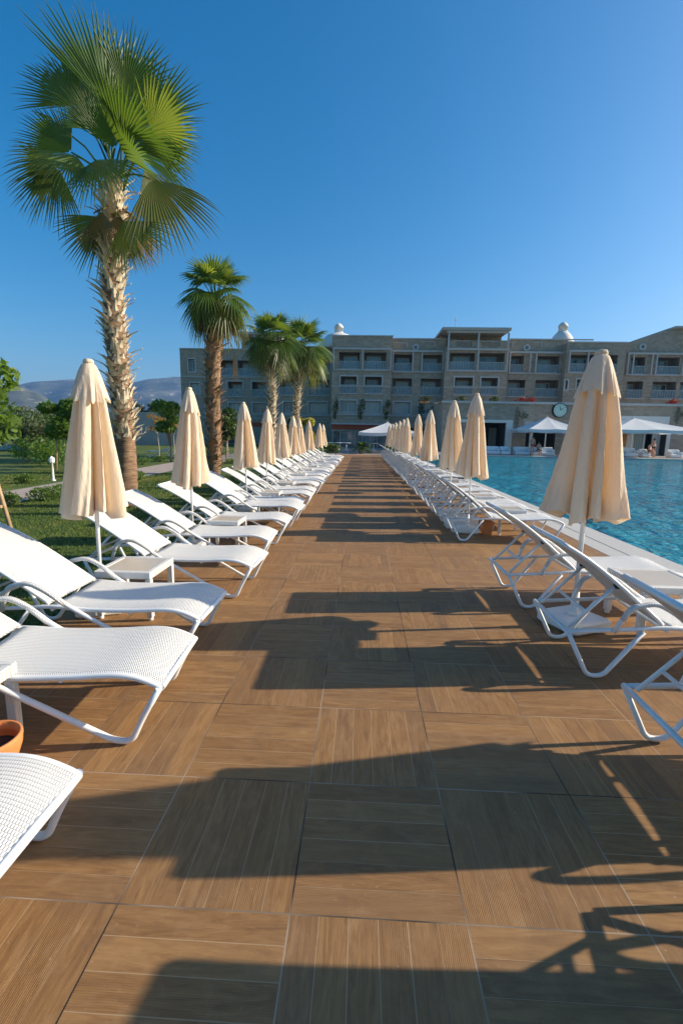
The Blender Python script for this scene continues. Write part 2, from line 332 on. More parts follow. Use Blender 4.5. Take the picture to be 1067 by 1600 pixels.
# ------------------------------------------------------------------ sun lounger
def make_lounger(rot=0):
    root=empty('sun_lounger')
    def ribbon(prof,hw,th,edge):
        q=spline(prof,5); mb=MB(); rows=[]
        N=len(q)
        up=[]
        for i,p in enumerate(q):
            d=(q[min(i+1,N-1)]-q[max(i-1,0)]).normalized(); up.append(Vector((-d.z,0,d.x)) if d.x<0 else Vector((-d.z,0,d.x)))
        for i,p in enumerate(q):
            n=up[i]; n=n if n.z>0 else -n; row=[]
            for (yy,zz) in ((-hw,0),(-hw+.012,.012),(-hw*.5,.004),(0,.0),(hw*.5,.004),(hw-.012,.012),(hw,0),(hw-.01,-.014),(0,-.012),(-hw+.01,-.014)):
                row.append((p.x+n.x*zz,yy,p.z+n.z*zz))
            rows.append(row)
        mb.grid(rows,closed=True,cap=True); return mb
    seatp=[(-.005,0,.318),(-.05,0,.342),(-.14,0,.374),(-.26,0,.385),(-.5,0,.370),(-.8,0,.364),(-1.08,0,.378)]
    backp=[(-1.105,0,.392),(-1.22,0,.47),(-1.38,0,.575),(-1.55,0,.682),(-1.72,0,.775),(-1.88,0,.845)]
    hx,hz=-1.105,.392; ca,sa=cos(rot),sin(rot)
    def rr2(x,z): dx,dz=x-hx,z-hz; return (hx+dx*ca+dz*sa, hz-dx*sa+dz*ca)
    backp=[(rr2(p[0],p[2])[0],0,rr2(p[0],p[2])[1]) for p in backp]; stx,stz=rr2(-1.45,.60)
    ribbon(seatp,.285,0,0).build('seat',M['weave'],root)
    ribbon(backp,.270,0,0).build('backrest',M['weave'],root)
    fr=MB(); r=.0155
    for s in (-1,1):
        y=s*.29
        fr.tube(spline([(p[0],y,p[2]-.006) for p in seatp]+[(-1.35,y,.352),(-1.73,y,.325)],4),r)
    fr.tube([(-.004,-.29,.314),(-.004,.29,.314)],.017)
    fr.tube([(-1.74,-.30,.325),(-1.74,.30,.325)],.016)
    fr.tube([(-1.08,-.29,.350),(-1.08,.29,.350)],.013)
    fr.tube([(-.52,-.29,.345),(-.52,.29,.345)],.011)
    fr.build('frame',M['white'],root)
    bf=MB()
    for s in (-1,1): bf.tube(spline([(p[0],s*.272,p[2]-.004) for p in backp],4),.0145)
    bf.tube([(backp[-1][0],-.272,backp[-1][2]),(backp[-1][0],.272,backp[-1][2])],.017)
    bf.build('back_frame',M['white'],root)
    for s in (-1,1):
        y=s*.305
        q=MB()
        q.tube(rnd([(-.012,y,.315),(-.10,y,.16),(-.165,y,.017),(-.26,y,.022),(-.93,y*1.04,.385),(-1.08,y*1.08,.50),(-1.20,y*1.08,.56),(-1.36,y*1.08,.52),(-1.44,y*1.0,.335)],.10,6),.0165)
        q.build('leg',M['white'],root)
        q=MB(); q.tube(rnd([(-1.735,y,.32),(-1.585,y,.018),(-1.48,y,.018),(-1.24,y,.345)],.06,6),.0155); q.build('leg',M['white'],root)
        st=MB(); st.tube([(-1.71,s*.235,.335),(stx,s*.235,stz)],.0125); st.build('back_strut',M['white'],root)
        kb=MB(); kb.tube([(stx,s*.225,stz),(stx,s*.262,stz)],.016); kb.build('knob',M['black'],root)
        ar=MB(); ar.tube(rnd([(-.95,y*1.043,.40),(-1.08,y*1.08,.50),(-1.20,y*1.08,.56),(-1.36,y*1.08,.52),(-1.40,y*1.05,.43)],.10,6),.0185); ar.build('armrest',M['weave2'],root)
    cb=MB(); cb.tube([(-1.60,-.235,.45),(-1.60,.235,.45)],.011); cb.build('cross_bar',M['white'],root)
    return root
lounger=make_lounger(); lounger_up=make_lounger(R(7))
lfree={0:[lounger],1:[lounger_up]}
def place_lounger(x,y,rz,label,group,k=0):
    o=lfree[k].pop() if lfree[k] else copy_tree((lounger,lounger_up)[k])
    o.location=(x,y,0.001); o.rotation_euler=(0,0,rz); o['label']=label; o['category']='sun lounger'; o['group']=group
    return o
# ------------------------------------------------------------------ side table
def make_table():
    root=empty('side_table'); w=.245
    for sx in (-1,1):
        for sy in (-1,1):
            l=MB(); x=sx*(w-.025); y=sy*(w-.025); l.box((x-.024,y-.024,.03),(x+.024,y+.024,.372),bev=.004); lo=l.build('leg',M['weave2'],root)
            f=MB(); f.lathe([(.017,0),(.02,.004),(.02,.027),(.012,.03)],(x,y,0),12); f.build('foot',M['whiteplastic'],lo)
    f=MB(); t=.374
    f.box((-w,-w,t),(w,-w+.045,.436),bev=.005); f.box((-w,w-.045,t),(w,w,.436),bev=.005)
    f.box((-w,-w+.0452,t),(-w+.045,w-.0452,.436),bev=.005); f.box((w-.045,-w+.0452,t),(w,w-.0452,.436),bev=.005)
    f.build('apron',M['weave2'],root)
    g=MB(); g.box((-w+.046,-w+.046,.418),(w-.046,w-.046,.431)); g.build('tabletop',M['tableglass'],root)
    return root
table=make_table(); tfree=[table]
def place_table(x,y,label,rz=0,group='woven side tables between the loungers',s=1):
    o=tfree.pop() if tfree else copy_tree(table)
    o.location=(x,y,.001); o.rotation_euler=(0,0,rz); o.scale=(s,s,1); tag(o,label,'side table',group); return o
# ------------------------------------------------------------------ closed parasol
def canopy_mesh(seed,wide):
    rg=random.Random(seed); mb=MB(); n=224; rows=[]; nz=46
    ph=rg.random()*6; lob=[rg.uniform(.72,1.12) for _ in range(8)]; sk=[rg.uniform(-.34,.34) for _ in range(8)]; dep=[rg.uniform(.62,1.12) for _ in range(8)]; lb=[rg.uniform(-.05,.04) for _ in range(8)]
    top,bot=2.30,.93
    for i in range(nz+1):
        t=i/nz; z0=top-.02-(top-.02-bot)*t
        Rz=(.150+.205*((t-.22)/.78)**.95)*wide if t>.22 else 0
        if t<=.22: Rz=(.03+.120*(t/.22)**.62)*wide
        row=[]
        for k in range(n):
            th=2*PI*k/n; u=(th+ph+.10*sin(3*th+seed)+.25*t*sin(th+seed))/(2*PI)*8; j=int(math.floor(u))%8; f=u-math.floor(u); j2=(j+1)%8
            # rib at f=0 ; cloth lobe bulges to one side and folds over
            ff=min(max(f+sk[j]*sin(PI*f),0),1)
            lobe=sin(PI*ff)**.62 if (j+seed)%3 else 1-abs(2*ff-1)**1.05
            am=min(1,t*3.0+.12)
            val=1-dep[j]*(1-lobe)*am*.62
            base=(lob[j]*(1-f)+lob[j2]*f)
            wr=.035*sin(f*2*PI*2+5*t+j*1.7)*t+.016*sin(f*2*PI*4+3*j+6*t)*t+.03*sin(3*t*PI+j*2.1+seed)*t*(1-t)*2
            rr_=Rz*(val*(1+(base-1)*t*.8)+wr)
            tw=.22*t*sin(PI*f)*sk[j]*4
            hem=(-.07*sin(PI*f)+lb[j]*1.5+.015*sin(9*th))*max(0,(t-.75)/.25)
            row.append((rr_*cos(th+tw),rr_*sin(th+tw),z0-hem*.6))
        rows.append(row)
    mb.grid(rows,closed=True)
    # inner hem turned up so the cloth has a lip
    last=rows[-1]; mb.grid([last,[(x*.86,y*.86,z+.035) for x,y,z in last],[(x*.45,y*.45,z+.16) for x,y,z in last]],closed=True)
    mb.lathe([(.02,top-.02),(.05,top-.01),(.045,top+.008),(.02,top+.016)],(0,0,0),20)
    # upper vent flap
    fl=MB(); rows=[]
    for i in range(15):
        t=i/14; z=top-.008-.34*t; Rz=(.036+.145*t**.60)*(.25+.75*wide)*.86+.006
        row=[]
        for k in range(128):
            th=2*PI*k/128; u=(th+ph+.10*sin(3*th+seed))/(2*PI)*8; j=int(math.floor(u))%8; f=u-math.floor(u)
            val=1-.18*t*sin(PI*f)**1.2*(1.2*dep[j]) + .10*t*(1-abs(2*f-1))*0
            crn=.016*t**3*abs(2*f-1)**4
            row.append(((Rz*val+crn)*cos(th),(Rz*val+crn)*sin(th),z+.035*t*t*sin(PI*f)+lb[j]*.5*t))
        rows.append(row)
    fl.grid(rows,closed=True)
    fl.lathe([(.03,top-.012),(.042,top+.004),(.04,top+.018),(.012,top+.026)],(0,0,0),20)
    return mb.mesh('canopy',M['canvas']),fl.mesh('vent_flap',M['canvas'])
def make_parasol(seed,wide):
    root=empty('parasol'); cm,fm=canopy_mesh(seed,wide)
    p=MB(); p.tube([(0,0,.10),(0,0,2.25)],.0195,16); p.build('pole',M['white'],root)
    b=MB(); w=.21; b.box((-w,-w,0),(w,w,.10),bev=.02); b.lathe([(.06,.10),(.05,.13),(.033,.14),(.03,.30),(.021,.305)],(0,0,0),20); b.build('base',M['whiteplastic'],root)
    c=bpy.data.objects.new('canopy',cm); col.objects.link(c); c.parent=root
    f=bpy.data.objects.new('vent_flap',fm); col.objects.link(f); f.parent=c
    return root
par=[make_parasol(3+7*i,(1.0,1.0,.98,1.04,.96)[i]) for i in range(5)]; pfree=[True]*5
def place_parasol(x,y,h,k,rz,label,group,wx=1):
    if pfree[k]: o=par[k]; pfree[k]=False
    else: o=copy_tree(par[k])
    o.location=(x,y,.001); o.rotation_euler=(R(1.1)*sin(y*3.1),R(1.1)*cos(y*2.3),rz); o.scale=(wx,wx,h/2.32); tag(o,label,'parasol',group); return o
# --- rows
UL=[2.58,4.85,7.95,9.9,12.4,14.3,16.1,19.4,24.0,26.8]
LL=[-.08,1.12,1.98,3.27,4.40,5.53,6.75,7.40,8.5,9.3,10.5,11.35,12.0,12.95,13.75,14.85,15.6,16.65,17.75,18.85,19.95,21.0,22.2,23.4,24.6,25.7,26.35]
ll_lab={0:'nearest lounger of the left row, only its woven foot end below the terracotta pot',1:'white woven lounger behind the terracotta pot, second from the front left',2:'white lounger with a parasol shadow along its seat, before the first left parasol',3:'white lounger just behind the first left parasol and its side table',4:'white lounger with raised white back right of the big palm trunk, fifth on the left'}
for i,y in enumerate(LL):
    lab=ll_lab.get(i,'%s white woven lounger from the front in the left row beside the lawn'%ORD[i])
    place_lounger((-.88 if i==0 else -.80 if i<2 else -.86)+.045*sin(i*2.3+1),y,R(3.2*sin(i*1.7)),lab,'white loungers in the left row beside the lawn')
UR=[(2.10,2.58),(2.06,6.5),(2.08,8.2),(2.1,11.8),(2.1,14.4),(2.1,17.7),(2.1,19.4),(2.1,21.7),(2.1,24.4),(2.1,27.5),(2.1,30.4)]
LR=[-1.7,-.45,.68,1.98,3.28,6.05,7.05,7.72,8.75,9.75,10.9,12.35,13.5,15.0,16.1,17.15,18.2,19.0,19.95,20.95,22.3,23.5,24.95,26.0,27.0,28.1,29.2,30.9,32.0,33.1]
n=0
for i,y in enumerate(LR):
    j=i-2
    if j<0: lab='white lounger %s outside the lower right edge, casting its backrest shadow on the deck'%('nearest' if i==0 else 'just')
    else: lab={0:'nearest white lounger at the right edge, seen from behind its raised back',1:'white lounger of the right row just before the big right parasol and its side table',2:'white lounger right behind the big right parasol, its back seen edge-on',3:'white lounger before the gap in the right row, terracotta box behind its leg'}.get(j,'%s white lounger from the front in the right row along the pool'%ORD[j])
    place_lounger(3.37+.02*sin(i*3.1),y,R(-11 if i==1 else 1.2*sin(i*2.1)),lab,'white loungers in the right row along the pool',1)
for i,y in enumerate(UL):
    h=[2.20,2.2,2.22,2.2,2.22,2.2,2.18,2.2,2.2,2.2][i]
    place_parasol(-2.12 if i else -2.13,y,h,[0,1,3,4,2,1,0,3,4,1][i],i*1.3+.4,'%s closed cream parasol from the front in the left row'%ORD[i] if i else 'large closed cream parasol at front left before the palm trunk','closed parasols in the left row',.89 if i==0 else .82)
for i,(x,y) in enumerate(UR):
    place_parasol(x,y,2.33,[2,1,3,0,4,1,2,3,0,4,1][i],i*1.1+2.0,'%s closed cream parasol from the front in the right row'%ORD[i] if i else 'large closed cream parasol at front right, its canopy against the pool','closed parasols in the right row',(1.02,.86,.82)[i] if i<3 else .82)
place_parasol(3.15,1.0,2.33,2,.6,'closed cream parasol standing just outside the right edge','closed parasols in the right row')
place_table(-1.80,2.60,'white side table with tan glass top under the first left parasol',0)
place_table(-1.79,.58,'white side table cut by the left edge behind the terracotta pot',0)
for i,y in enumerate(UL[1:]): place_table(-1.65,y+.06,'white side table beside the %s left parasol'%ORD[i+1],0,s=.92)
place_table(2.82,2.66,'white side table under the big right parasol near the pool',0,s=1.15)
for i,(x,y) in enumerate(UR[1:]): place_table(2.75,y,'white side table beside the %s right parasol'%ORD[i+1],0,s=.92)
# box planter, pots
def pot(name,x,y,r0,r1,h,label):
    root=empty(name,(x,y,0)); b=MB()
    b.lathe([(r0*.9,.002),(r0,.01),(r1*.96,h*.7),(r1,h*.93),(r1*.98,h),(r1*.90,h),(r1*.86,h*.8)],(0,0,0),40,cap=False); b.lathe([(r0*.9,.002),(.001,.002)],n=40,cap=False); b.build('vessel',M['terracotta'],root)
    s=MB(); s.lathe([(r1*.88,h*.62),(r1*.4,h*.64),(.001,h*.65)],(0,0,0),24,cap=False); s.build('soil',M['soil'],root); tag(root,label,'pot'); return root
pot('plant_pot',-1.50,.55,.085,.135,.20,'round terracotta pot on the deck at the left edge')
root=empty('square_planter',(2.36,6.38,0)); b=MB(); b.grid([[(sx*w,sy*w,z) for sx,sy in ((-1,-1),(1,-1),(1,1),(-1,1))] for w,z in ((.07,0),(.09,.19),(.10,.19),(.10,.22),(.088,.22),(.082,.18))],closed=True,smooth=False); b.build('vessel',M['terracotta'],root)
b=MB(); b.face([(-.08,-.08,.185),(.08,-.08,.185),(.08,.08,.185),(-.08,.08,.185)]); b.build('soil',M['soil'],root); tag(root,'square terracotta pot behind the gap in the right lounger row','pot')
root=empty('storage_box',(2.03,6.86,0)); b=MB(); b.box((-.28,-.13,0),(.28,.13,.19),bev=.02); b.build('body',M['whiteplastic'],root)
b=MB(); b.box((-.29,-.14,.192),(.29,.14,.225),bev=.012); b.build('lid',M['whiteplastic'],root); tag(root,'low white plastic box on the deck under the right row loungers','box')
# black chair and dark towels among right loungers
root=empty('deck_chair',(3.55,17.3,0),R(200)); 
b=MB(); b.box((-.25,-.24,.40),(.25,.24,.425),bev=.006); b.build('seat',M['black'],root)
b=MB(); b.grid([[(-.25+dx,y,.44+.5*k/4) for y in (-.24,0,.24)] for k,dx in enumerate((0,-.04,-.08,-.13,-.19))]); b.grid([[(-.27+dx,y,.44+.5*k/4) for y in (-.24,0,.24)] for k,dx in enumerate((0,-.04,-.08,-.13,-.19))]); b.build('backrest',M['darkcloth'],root)
for s in (-1,1):
    b=MB(); b.tube(rnd([(.24,s*.26,0),(.20,s*.26,.62),(-.3,s*.26,.64)],.04),.014); b.build('armrest',M['black'],root)
    b=MB(); b.tube([(.22,s*.25,.42),(-.30,s*.25,.0)],.013); b.build('leg',M['black'],root)
    b=MB(); b.tube([(-.22,s*.25,.42),(-.46,s*.25,.96)],.014); b.build('side_rail',M['black'],root)
tag(root,'black folding chair standing among the white loungers by the pool','chair')
def towel(x,y,z,w,d,label):
    b=MB(); rg=random.Random(int(x*100+y)); rows=[]
    for i in range(9):
        rows.append([(x-w/2+w*j/10,y-d/2+d*i/8+.02*sin(j),z+.02+.025*abs(sin(j*1.3+i))*(1 if 0<i<8 else 0)) for j in range(11)])
    b.grid(rows); bot=[[(p[0],p[1],z) for p in r] for r in rows]
    for a_,b_ in ((rows[0],bot[0]),(rows[-1],bot[-1]),([r[0] for r in rows],[r[0] for r in bot]),([r[-1] for r in rows],[r[-1] for r in bot])): b.grid([a_,b_])
    o=b.build('towel',M['darkcloth']); tag(o,label,'towel')
towel(3.0,12.35,.385,.55,.4,'dark towel lying on a lounger behind the right parasols')
# ------------------------------------------------------------------ palms
def fan_leaf(mb,att,H,d,n,L,spread=R(105),ns=42,droop=.25,tone=.4,dry=0,rg=random):
    d=d.normalized(); s=d.cross(n).normalized(); n=s.cross(d).normalized()
    dphi=2*spread/ns
    split=rg.uniform(.48,.60)
    for i in range(ns):
        ph=-spread+dphi*(i+.5); dd=d*cos(ph)+s*sin(ph)
        Ls=L*(.74+.26*cos(ph))*rg.uniform(.90,1.06)*(1 if rg.random()>.05 else .7)
        side=(dd.cross(n)).normalized()
        ts=(.04,split*.6,split,.68,.86,1.0); cup=.10
        k0=len(mb.v)
        jx=rg.uniform(-.06,.06)
        for t in ts:
            r=Ls*t
            w=(Ls*t*dphi*.5) if t<=split else Ls*split*dphi*.5*max(0.03,((1-t)/(1-split))**.85)*.98
            g=droop*Ls*(t**2.2)*(1+.5*abs(ph)); over=max(0,t-.7)**1.6
            p=H+dd*r+n*(cup*r*(1-cos(ph)))+Vector((0,0,-g-droop*Ls*over*1.5))+side*(jx*r*max(0,t-split))
            fold=n*(w*.55)
            mb.v+= [tuple(p-side*w-fold*.5),tuple(p+fold*.5),tuple(p+side*w-fold*.5)]
            att+= [(t,tone,dry)]*3
        for a in range(len(ts)-1):
            for q in (0,1):
                mb.f.append((k0+3*a+q,k0+3*a+q+1,k0+3*a+q+4,k0+3*a+q+3)); mb.mi.append(0); mb.sm.append(False)
def petiole(mb,att,a,b,r,tone,dry):
    k=len(mb.v); mid=(a+b)*.5+Vector((0,0,.10*(b-a).length)); mb.tube([a,a.lerp(mid,.5)+Vector((0,0,.02)),mid,b.lerp(mid,.4)+Vector((0,0,.01)),b],[r*1.7,r*1.3,r,r*.9,r*.8],6)
    att+=[(.0,tone+.2,dry)]*(len(mb.v)-k)
def setattr_leaf(me,att):
    a=me.attributes.new('leaf','FLOAT_VECTOR','POINT'); a.data.foreach_set('vector',[c for v in att for c in v])
def palm_trunk(root,pts,rs,boot0,boot1,bootmat_,rg,dens=1.0,bl=.22,bw=.105):
    q=spline(pts,8); N=len(q)
    def rad(t): 
        x=t*(len(rs)-1); i=min(int(x),len(rs)-2); return rs[i]+(rs[i+1]-rs[i])*(x-i)
    rows=[]; mb=MB()
    for i,p in enumerate(q):
        t=i/(N-1)
        for sub in range(3):
            tt=(i+sub/3)/(N-1)
            if tt>1 or (i==N-1 and sub): break
            pp=p.lerp(q[min(i+1,N-1)],sub/3); rr_=rad(tt)*(1+.03*sin(tt*260))
            rows.append([(pp.x+rr_*cos(2*PI*k/20)*(1+.04*sin(5*k+tt*30)),pp.y+rr_*sin(2*PI*k/20)*(1+.04*sin(5*k+tt*30)),pp.z) for k in range(20)])
    mb.grid(rows,closed=True,cap=True); mb.build('trunk',M['trunk'],root)
    bt=MB(); zz=boot0; k=0
    total=sum((q[i+1]-q[i]).length for i in range(N-1))
    nb=int((boot1-boot0)*total*26*dens)
    for i in range(nb):
        t=boot0+(boot1-boot0)*(i+rg.random()*.5)/nb; x=t*(N-1); ii=min(int(x),N-2); p=q[ii].lerp(q[ii+1],x-ii)
        a=i*2.39996+rg.uniform(-.3,.3); r0=rad(t)*.93; o=Vector((cos(a),sin(a),0)); sd=Vector((-sin(a),cos(a),0))
        L=bl*rg.uniform(.5,1.5); w=bw*rg.uniform(.75,1.25)*(rad(t)/.19)**.5; lean=rg.uniform(.3,.7) if rg.random()<.65 else rg.uniform(.8,1.3)
        rows=[]
        for (s,ww,th) in ((0,1.15,.035),(.35,.85,.032),(.7,.55,.028),(1,.30,.020)):
            c=p+o*(r0+L*s*lean*(.6+.6*s))+Vector((0,0,L*s*(1.05-.25*lean*s)))+sd*(rg.uniform(-.01,.01))
            row=[c-sd*w*ww,c+o*th*.7,c+sd*w*ww,c-o*th]
            rows.append(row)
        # frayed split tip
        bt.grid(rows,closed=True,smooth=False,cap=True)
        if rg.random()<.5:
            c=rows[-1][0]; bt.face([rows[-1][0],rows[-1][1],rows[-1][0]+Vector((0,0,.05))+o*.03-sd*.01])
    bt.build('leaf_bases',bootmat_,root)
def crown_build(root,leaves,dead,rg,sp=(80,110)):
    mb=MB(); att=[]
    for a in leaves:
        (A,H,d,n,L,ns,dr,tone,dry)=a; petiole(mb,att,A,H,.018,tone,dry); fan_leaf(mb,att,H,d,n,L,R(rg.uniform(*sp)),ns,dr,tone,dry,rg)
    me=mb.mesh('crown',M['frond']); setattr_leaf(me,att); o=bpy.data.objects.new('crown',me); col.objects.link(o); o.parent=root
    if dead:
        mb=MB(); att=[]
        for a in dead:
            (A,H,d,n,L,ns,dr,tone,dry)=a; petiole(mb,att,A,H,.014,tone,dry); fan_leaf(mb,att,H,d,n,L,R(rg.uniform(40,60)),ns,dr,tone,dry,rg)
        me=mb.mesh('dead_fronds',M['frond']); setattr_leaf(me,att); o=bpy.data.objects.new('dead_fronds',me); col.objects.link(o); o.parent=root
# palm 1 : fronds follow the photograph's arrangement
rg=random.Random(11); PYP=8.5
root=empty('palm_tree',(0,0,0))
base=at(200,790,PYP); base.z=-.03
tp=[base,at(196,690,PYP),at(188,600,PYP),at(179,500,PYP),at(176,400,PYP),at(178,330,PYP),at(182,290,PYP)]
palm_trunk(root,tp,[.225,.20,.20,.19,.185,.17,.13],.17,.98,M['boot'],rg,3.0,.19,.062)
AP=tp[-1]
LV=[ # hub u,v, tip u,v, depth of hub, depth slope, tone, dry, droop
 (168,165,135,2,.1,.1,.45,0,.02),(196,150,232,40,-.2,-.2,.35,0,.05),(120,165,42,88,-.1,0,.25,0,.10),(145,160,95,60,.5,.3,.25,0,.06),
 (112,238,38,165,-.3,-.2,.2,0,.10),(226,195,282,88,.1,.1,.5,0,.06),(236,205,292,150,-.5,-.3,1,0,.10),(232,225,318,215,-.3,-.2,.25,0,.18),
 (180,232,150,118,-.8,-.6,.3,0,.06),(190,225,240,150,-.5,-.9,.1,0,.06),(150,205,92,130,-.6,-.4,.15,0,.1),
(236,280,302,372,-.3,-.2,.4,.25,.22),(226,262,272,345,.5,.4,.5,.3,.25),(120,243,78,268,-1.0,-.6,1,.1,.25),(150,250,170,290,-.9,-.8,.8,0,.25),
 (88,252,10,280,0,0,.3,.1,.22),(92,262,62,345,.1,.1,.3,.15,.2),
 (192,345,236,408,-.5,-.5,.9,.12,.12),(165,340,108,402,.0,.1,.6,.2,.12),(160,210,175,100,.8,.5,.3,0,.05),(162,222,138,135,-.5,-.3,.12,0,.05),(206,215,236,135,-.3,-.2,.25,0,.06),(175,180,172,60,-.2,-.1,.2,0,.03),
 (215,240,300,240,.8,.7,.25,0,.2),(200,250,200,190,-.9,-.8,.2,0,.1),
 (95,200,45,215,.3,.3,.15,0,.18),]
leaves=[];dead=[]
for (hu,hv,tu,tv,dh,ds,tone,dry,dr) in LV:
    H=at(hu,hv,PYP+dh); T=at(tu,tv,PYP+dh+ds*1.1); d=T-H; L=d.length*.98
    A=AP+Vector((rg.uniform(-.1,.1),rg.uniform(-.1,.1),rg.uniform(-.25,.15)))
    if hv>320: A=at(178,335,PYP-.12)
    view=Vector((CX,CY,CH))-H; view.normalize()
    n=(view+Vector((rg.uniform(-.35,.35),rg.uniform(-.3,.3),.45+rg.uniform(-.2,.2)))).normalized()
    leaves.append((A,H,d,n,L*1.04,28,dr*.75,tone,dry))
for k in range(10):
    a=k*.7+.3; A=AP+Vector((.14*cos(a),.14*sin(a),-.45)); H=A+Vector((.30*cos(a),.30*sin(a),-.15-.15*rg.random())); dead.append((A,H,Vector((.35*cos(a),.35*sin(a),-1)),Vector((cos(a),sin(a),.4)),rg.uniform(.5,.85),20,.05,.4,rg.uniform(.6,1)))
crown_build(root,leaves,dead,rg,(46,66))
tag(root,'tallest fan palm at left with pale shaggy trunk, right of the front parasol','palm tree','fan palms along the lawn')
def palm(u_base,Y,pts,rs,crownR,nl,seed,label,bm,hang,b0=.05,upright=False):
    rg=random.Random(seed); root=empty('palm_tree',(0,0,0)); tp=[at(u,v,Y) for u,v in pts]; tp[0].z=-.03
    palm_trunk(root,tp,rs,b0,.99,bm,rg,1.35,.27); AP=tp[-1]; leaves=[];dead=[]
    for i in range(nl):
        a=i*2.39996+rg.uniform(-.3,.3); f=(i+.5)/nl; el=R(82-f*125+rg.uniform(-8,8))
        d=Vector((cos(a)*cos(el),sin(a)*cos(el),sin(el))); pl=crownR*rg.uniform(.42,.55)
        H=AP+d*pl+Vector((0,0,.1)); e2=el-R(12+30*f); d2=Vector((cos(a)*cos(e2),sin(a)*cos(e2),sin(e2)))
        n=Vector((-cos(a)*sin(e2),-sin(a)*sin(e2),cos(e2)))+Vector((rg.uniform(-.4,.4),rg.uniform(-.4,.4)-.35,0))
        leaves.append((AP+Vector((.08*cos(a),.08*sin(a),-.3*f)),H,d2,n,crownR*rg.uniform(.55,.7),22,.12+.34*f,rg.uniform(.1,.9),max(0,(f-.75))*1.6))
    for k in range(hang):
        a=k*2.1+rg.random(); A=AP+Vector((.15*cos(a),.15*sin(a),-.35)); H=A+Vector((.35*cos(a),.35*sin(a),-.25)); dead.append((A,H,Vector((.3*cos(a),.3*sin(a),-1)),Vector((cos(a),sin(a),.3)),crownR*rg.uniform(.4,.6),18,.05,.4,rg.uniform(.5,1)))
    crown_build(root,leaves,dead,rg); tag(root,label,'palm tree','fan palms along the lawn'); return root
palm(335,16.6,[(335,742),(335,690),(333,620),(334,560),(337,510),(338,470)],[.25,.25,.26,.25,.24,.2],1.5,36,5,'second fan palm with thick brown trunk and a hanging dead frond',M['boot_brown'],5)
# long dead frond of palm two
mb=MB(); att=[]; A=at(350,520,16.3); H=at(366,548,16.2); rg2=random.Random(2); petiole(mb,att,A,H,.015,.4,.8)
fan_leaf(mb,att,H,Vector((.02,0,-1)),Vector((0,-1,.1)),1.15,R(7),14,.02,.4,1.0,rg2); me=mb.mesh('dead_frond',M['frond']); setattr_leaf(me,att); o=bpy.data.objects.new('dead_frond',me); col.objects.link(o); o.parent=[x for x in bpy.data.objects if x.name.startswith('palm_tree')][1]
palm(425,24.5,[(424,712),(425,660),(425,620),(423,590),(423,552),(424,538)],[.19,.19,.19,.19,.19,.17],1.72,38,9,'third fan palm, left one of the pair in front of the hotel',M['boot'],3,.02)
palm(462,29.5,[(461,708),(462,670),(464,630),(466,600),(469,568),(471,548)],[.18,.18,.18,.19,.20,.2],2.1,44,14,'fourth fan palm, right one of the pair in front of the hotel',M['boot'],6,.02)
# ------------------------------------------------------------------ broadleaf trees and shrubs
def leaf_cloud(mb,blobs,n,size,rg,stretch=1):
    for i in range(n):
        c,r=blobs[rg.randrange(len(blobs))]
        while True:
            p=Vector((rg.uniform(-1,1),rg.uniform(-1,1),rg.uniform(-1,1)))
            if .02<p.length<=1: break
        p=p*(p.length**-.45)
        p=Vector((c[0]+p.x*r[0],c[1]+p.y*r[1],c[2]+p.z*r[2])); s=size*rg.uniform(.6,1.4)
        a=Vector((rg.gauss(0,1),rg.gauss(0,1),rg.gauss(0,1))).normalized(); b_=a.orthogonal().normalized(); b_=Matrix.Rotation(rg.random()*6.28,3,a)@b_; c_=a.cross(b_)
        mb.face([p-b_*s,p+c_*s*.45*stretch,p+b_*s,p-c_*s*.45*stretch])
def tree(name,x,y,H,cr,label,mat,bark,seed,leaf=.09,n=2600,trunk_h=.45,tr=.07,group=None,nb=9,cat='tree',z=-.03,stretch=1):
    rg=random.Random(seed); root=empty(name,(x,y,z)); tk=MB()
    th=H*trunk_h; tk.tube(spline([(0,0,0),(rg.uniform(-.05,.05),0,th*.5),(rg.uniform(-.08,.08),rg.uniform(-.05,.05),th),(0,0,H*.8)],4),[tr*(1-.7*i/12) for i in range(13)],8)
    blobs=[]
    for i in range(nb):
        a=rg.random()*6.28; rr_=cr*rg.uniform(.15,.75); zc=th+(H-th)*rg.uniform(.12,.85); c=(rr_*cos(a),rr_*sin(a),zc); s=cr*rg.uniform(.30,.55)
        blobs.append((c,(s,s,s*rg.uniform(.6,.9)))); tk.tube([(0,0,th*rg.uniform(.8,1.1)),(c[0]*.5,c[1]*.5,(th+zc)*.5),c],[tr*.5,tr*.3,tr*.1],5)
    tk.build('trunk',bark,root); cw=MB(); leaf_cloud(cw,blobs,n,leaf,rg,stretch); cw.build('crown',mat,root); tag(root,label,cat,group); return root
def shrub(x,y,r,h,label,mat,seed,n=500,leaf=.035,group='low shrubs edging the garden path',name='shrub',stretch=1):
    rg=random.Random(seed); root=empty(name,(x,y,-.03)); st=MB()
    blobs=[]
    for i in range(6):
        c=(rg.uniform(-.6,.6)*r,rg.uniform(-.6,.6)*r,h*rg.uniform(.35,.7)); blobs.append((c,(r*.5,r*.5,h*.38))); st.tube([(0,0,0),c],[.012,.005],5)
    st.build('stems',M['bark'],root); cw=MB(); leaf_cloud(cw,blobs,n,leaf,rg,stretch); cw.build('foliage',mat,root); tag(root,label,'shrub',group); return root
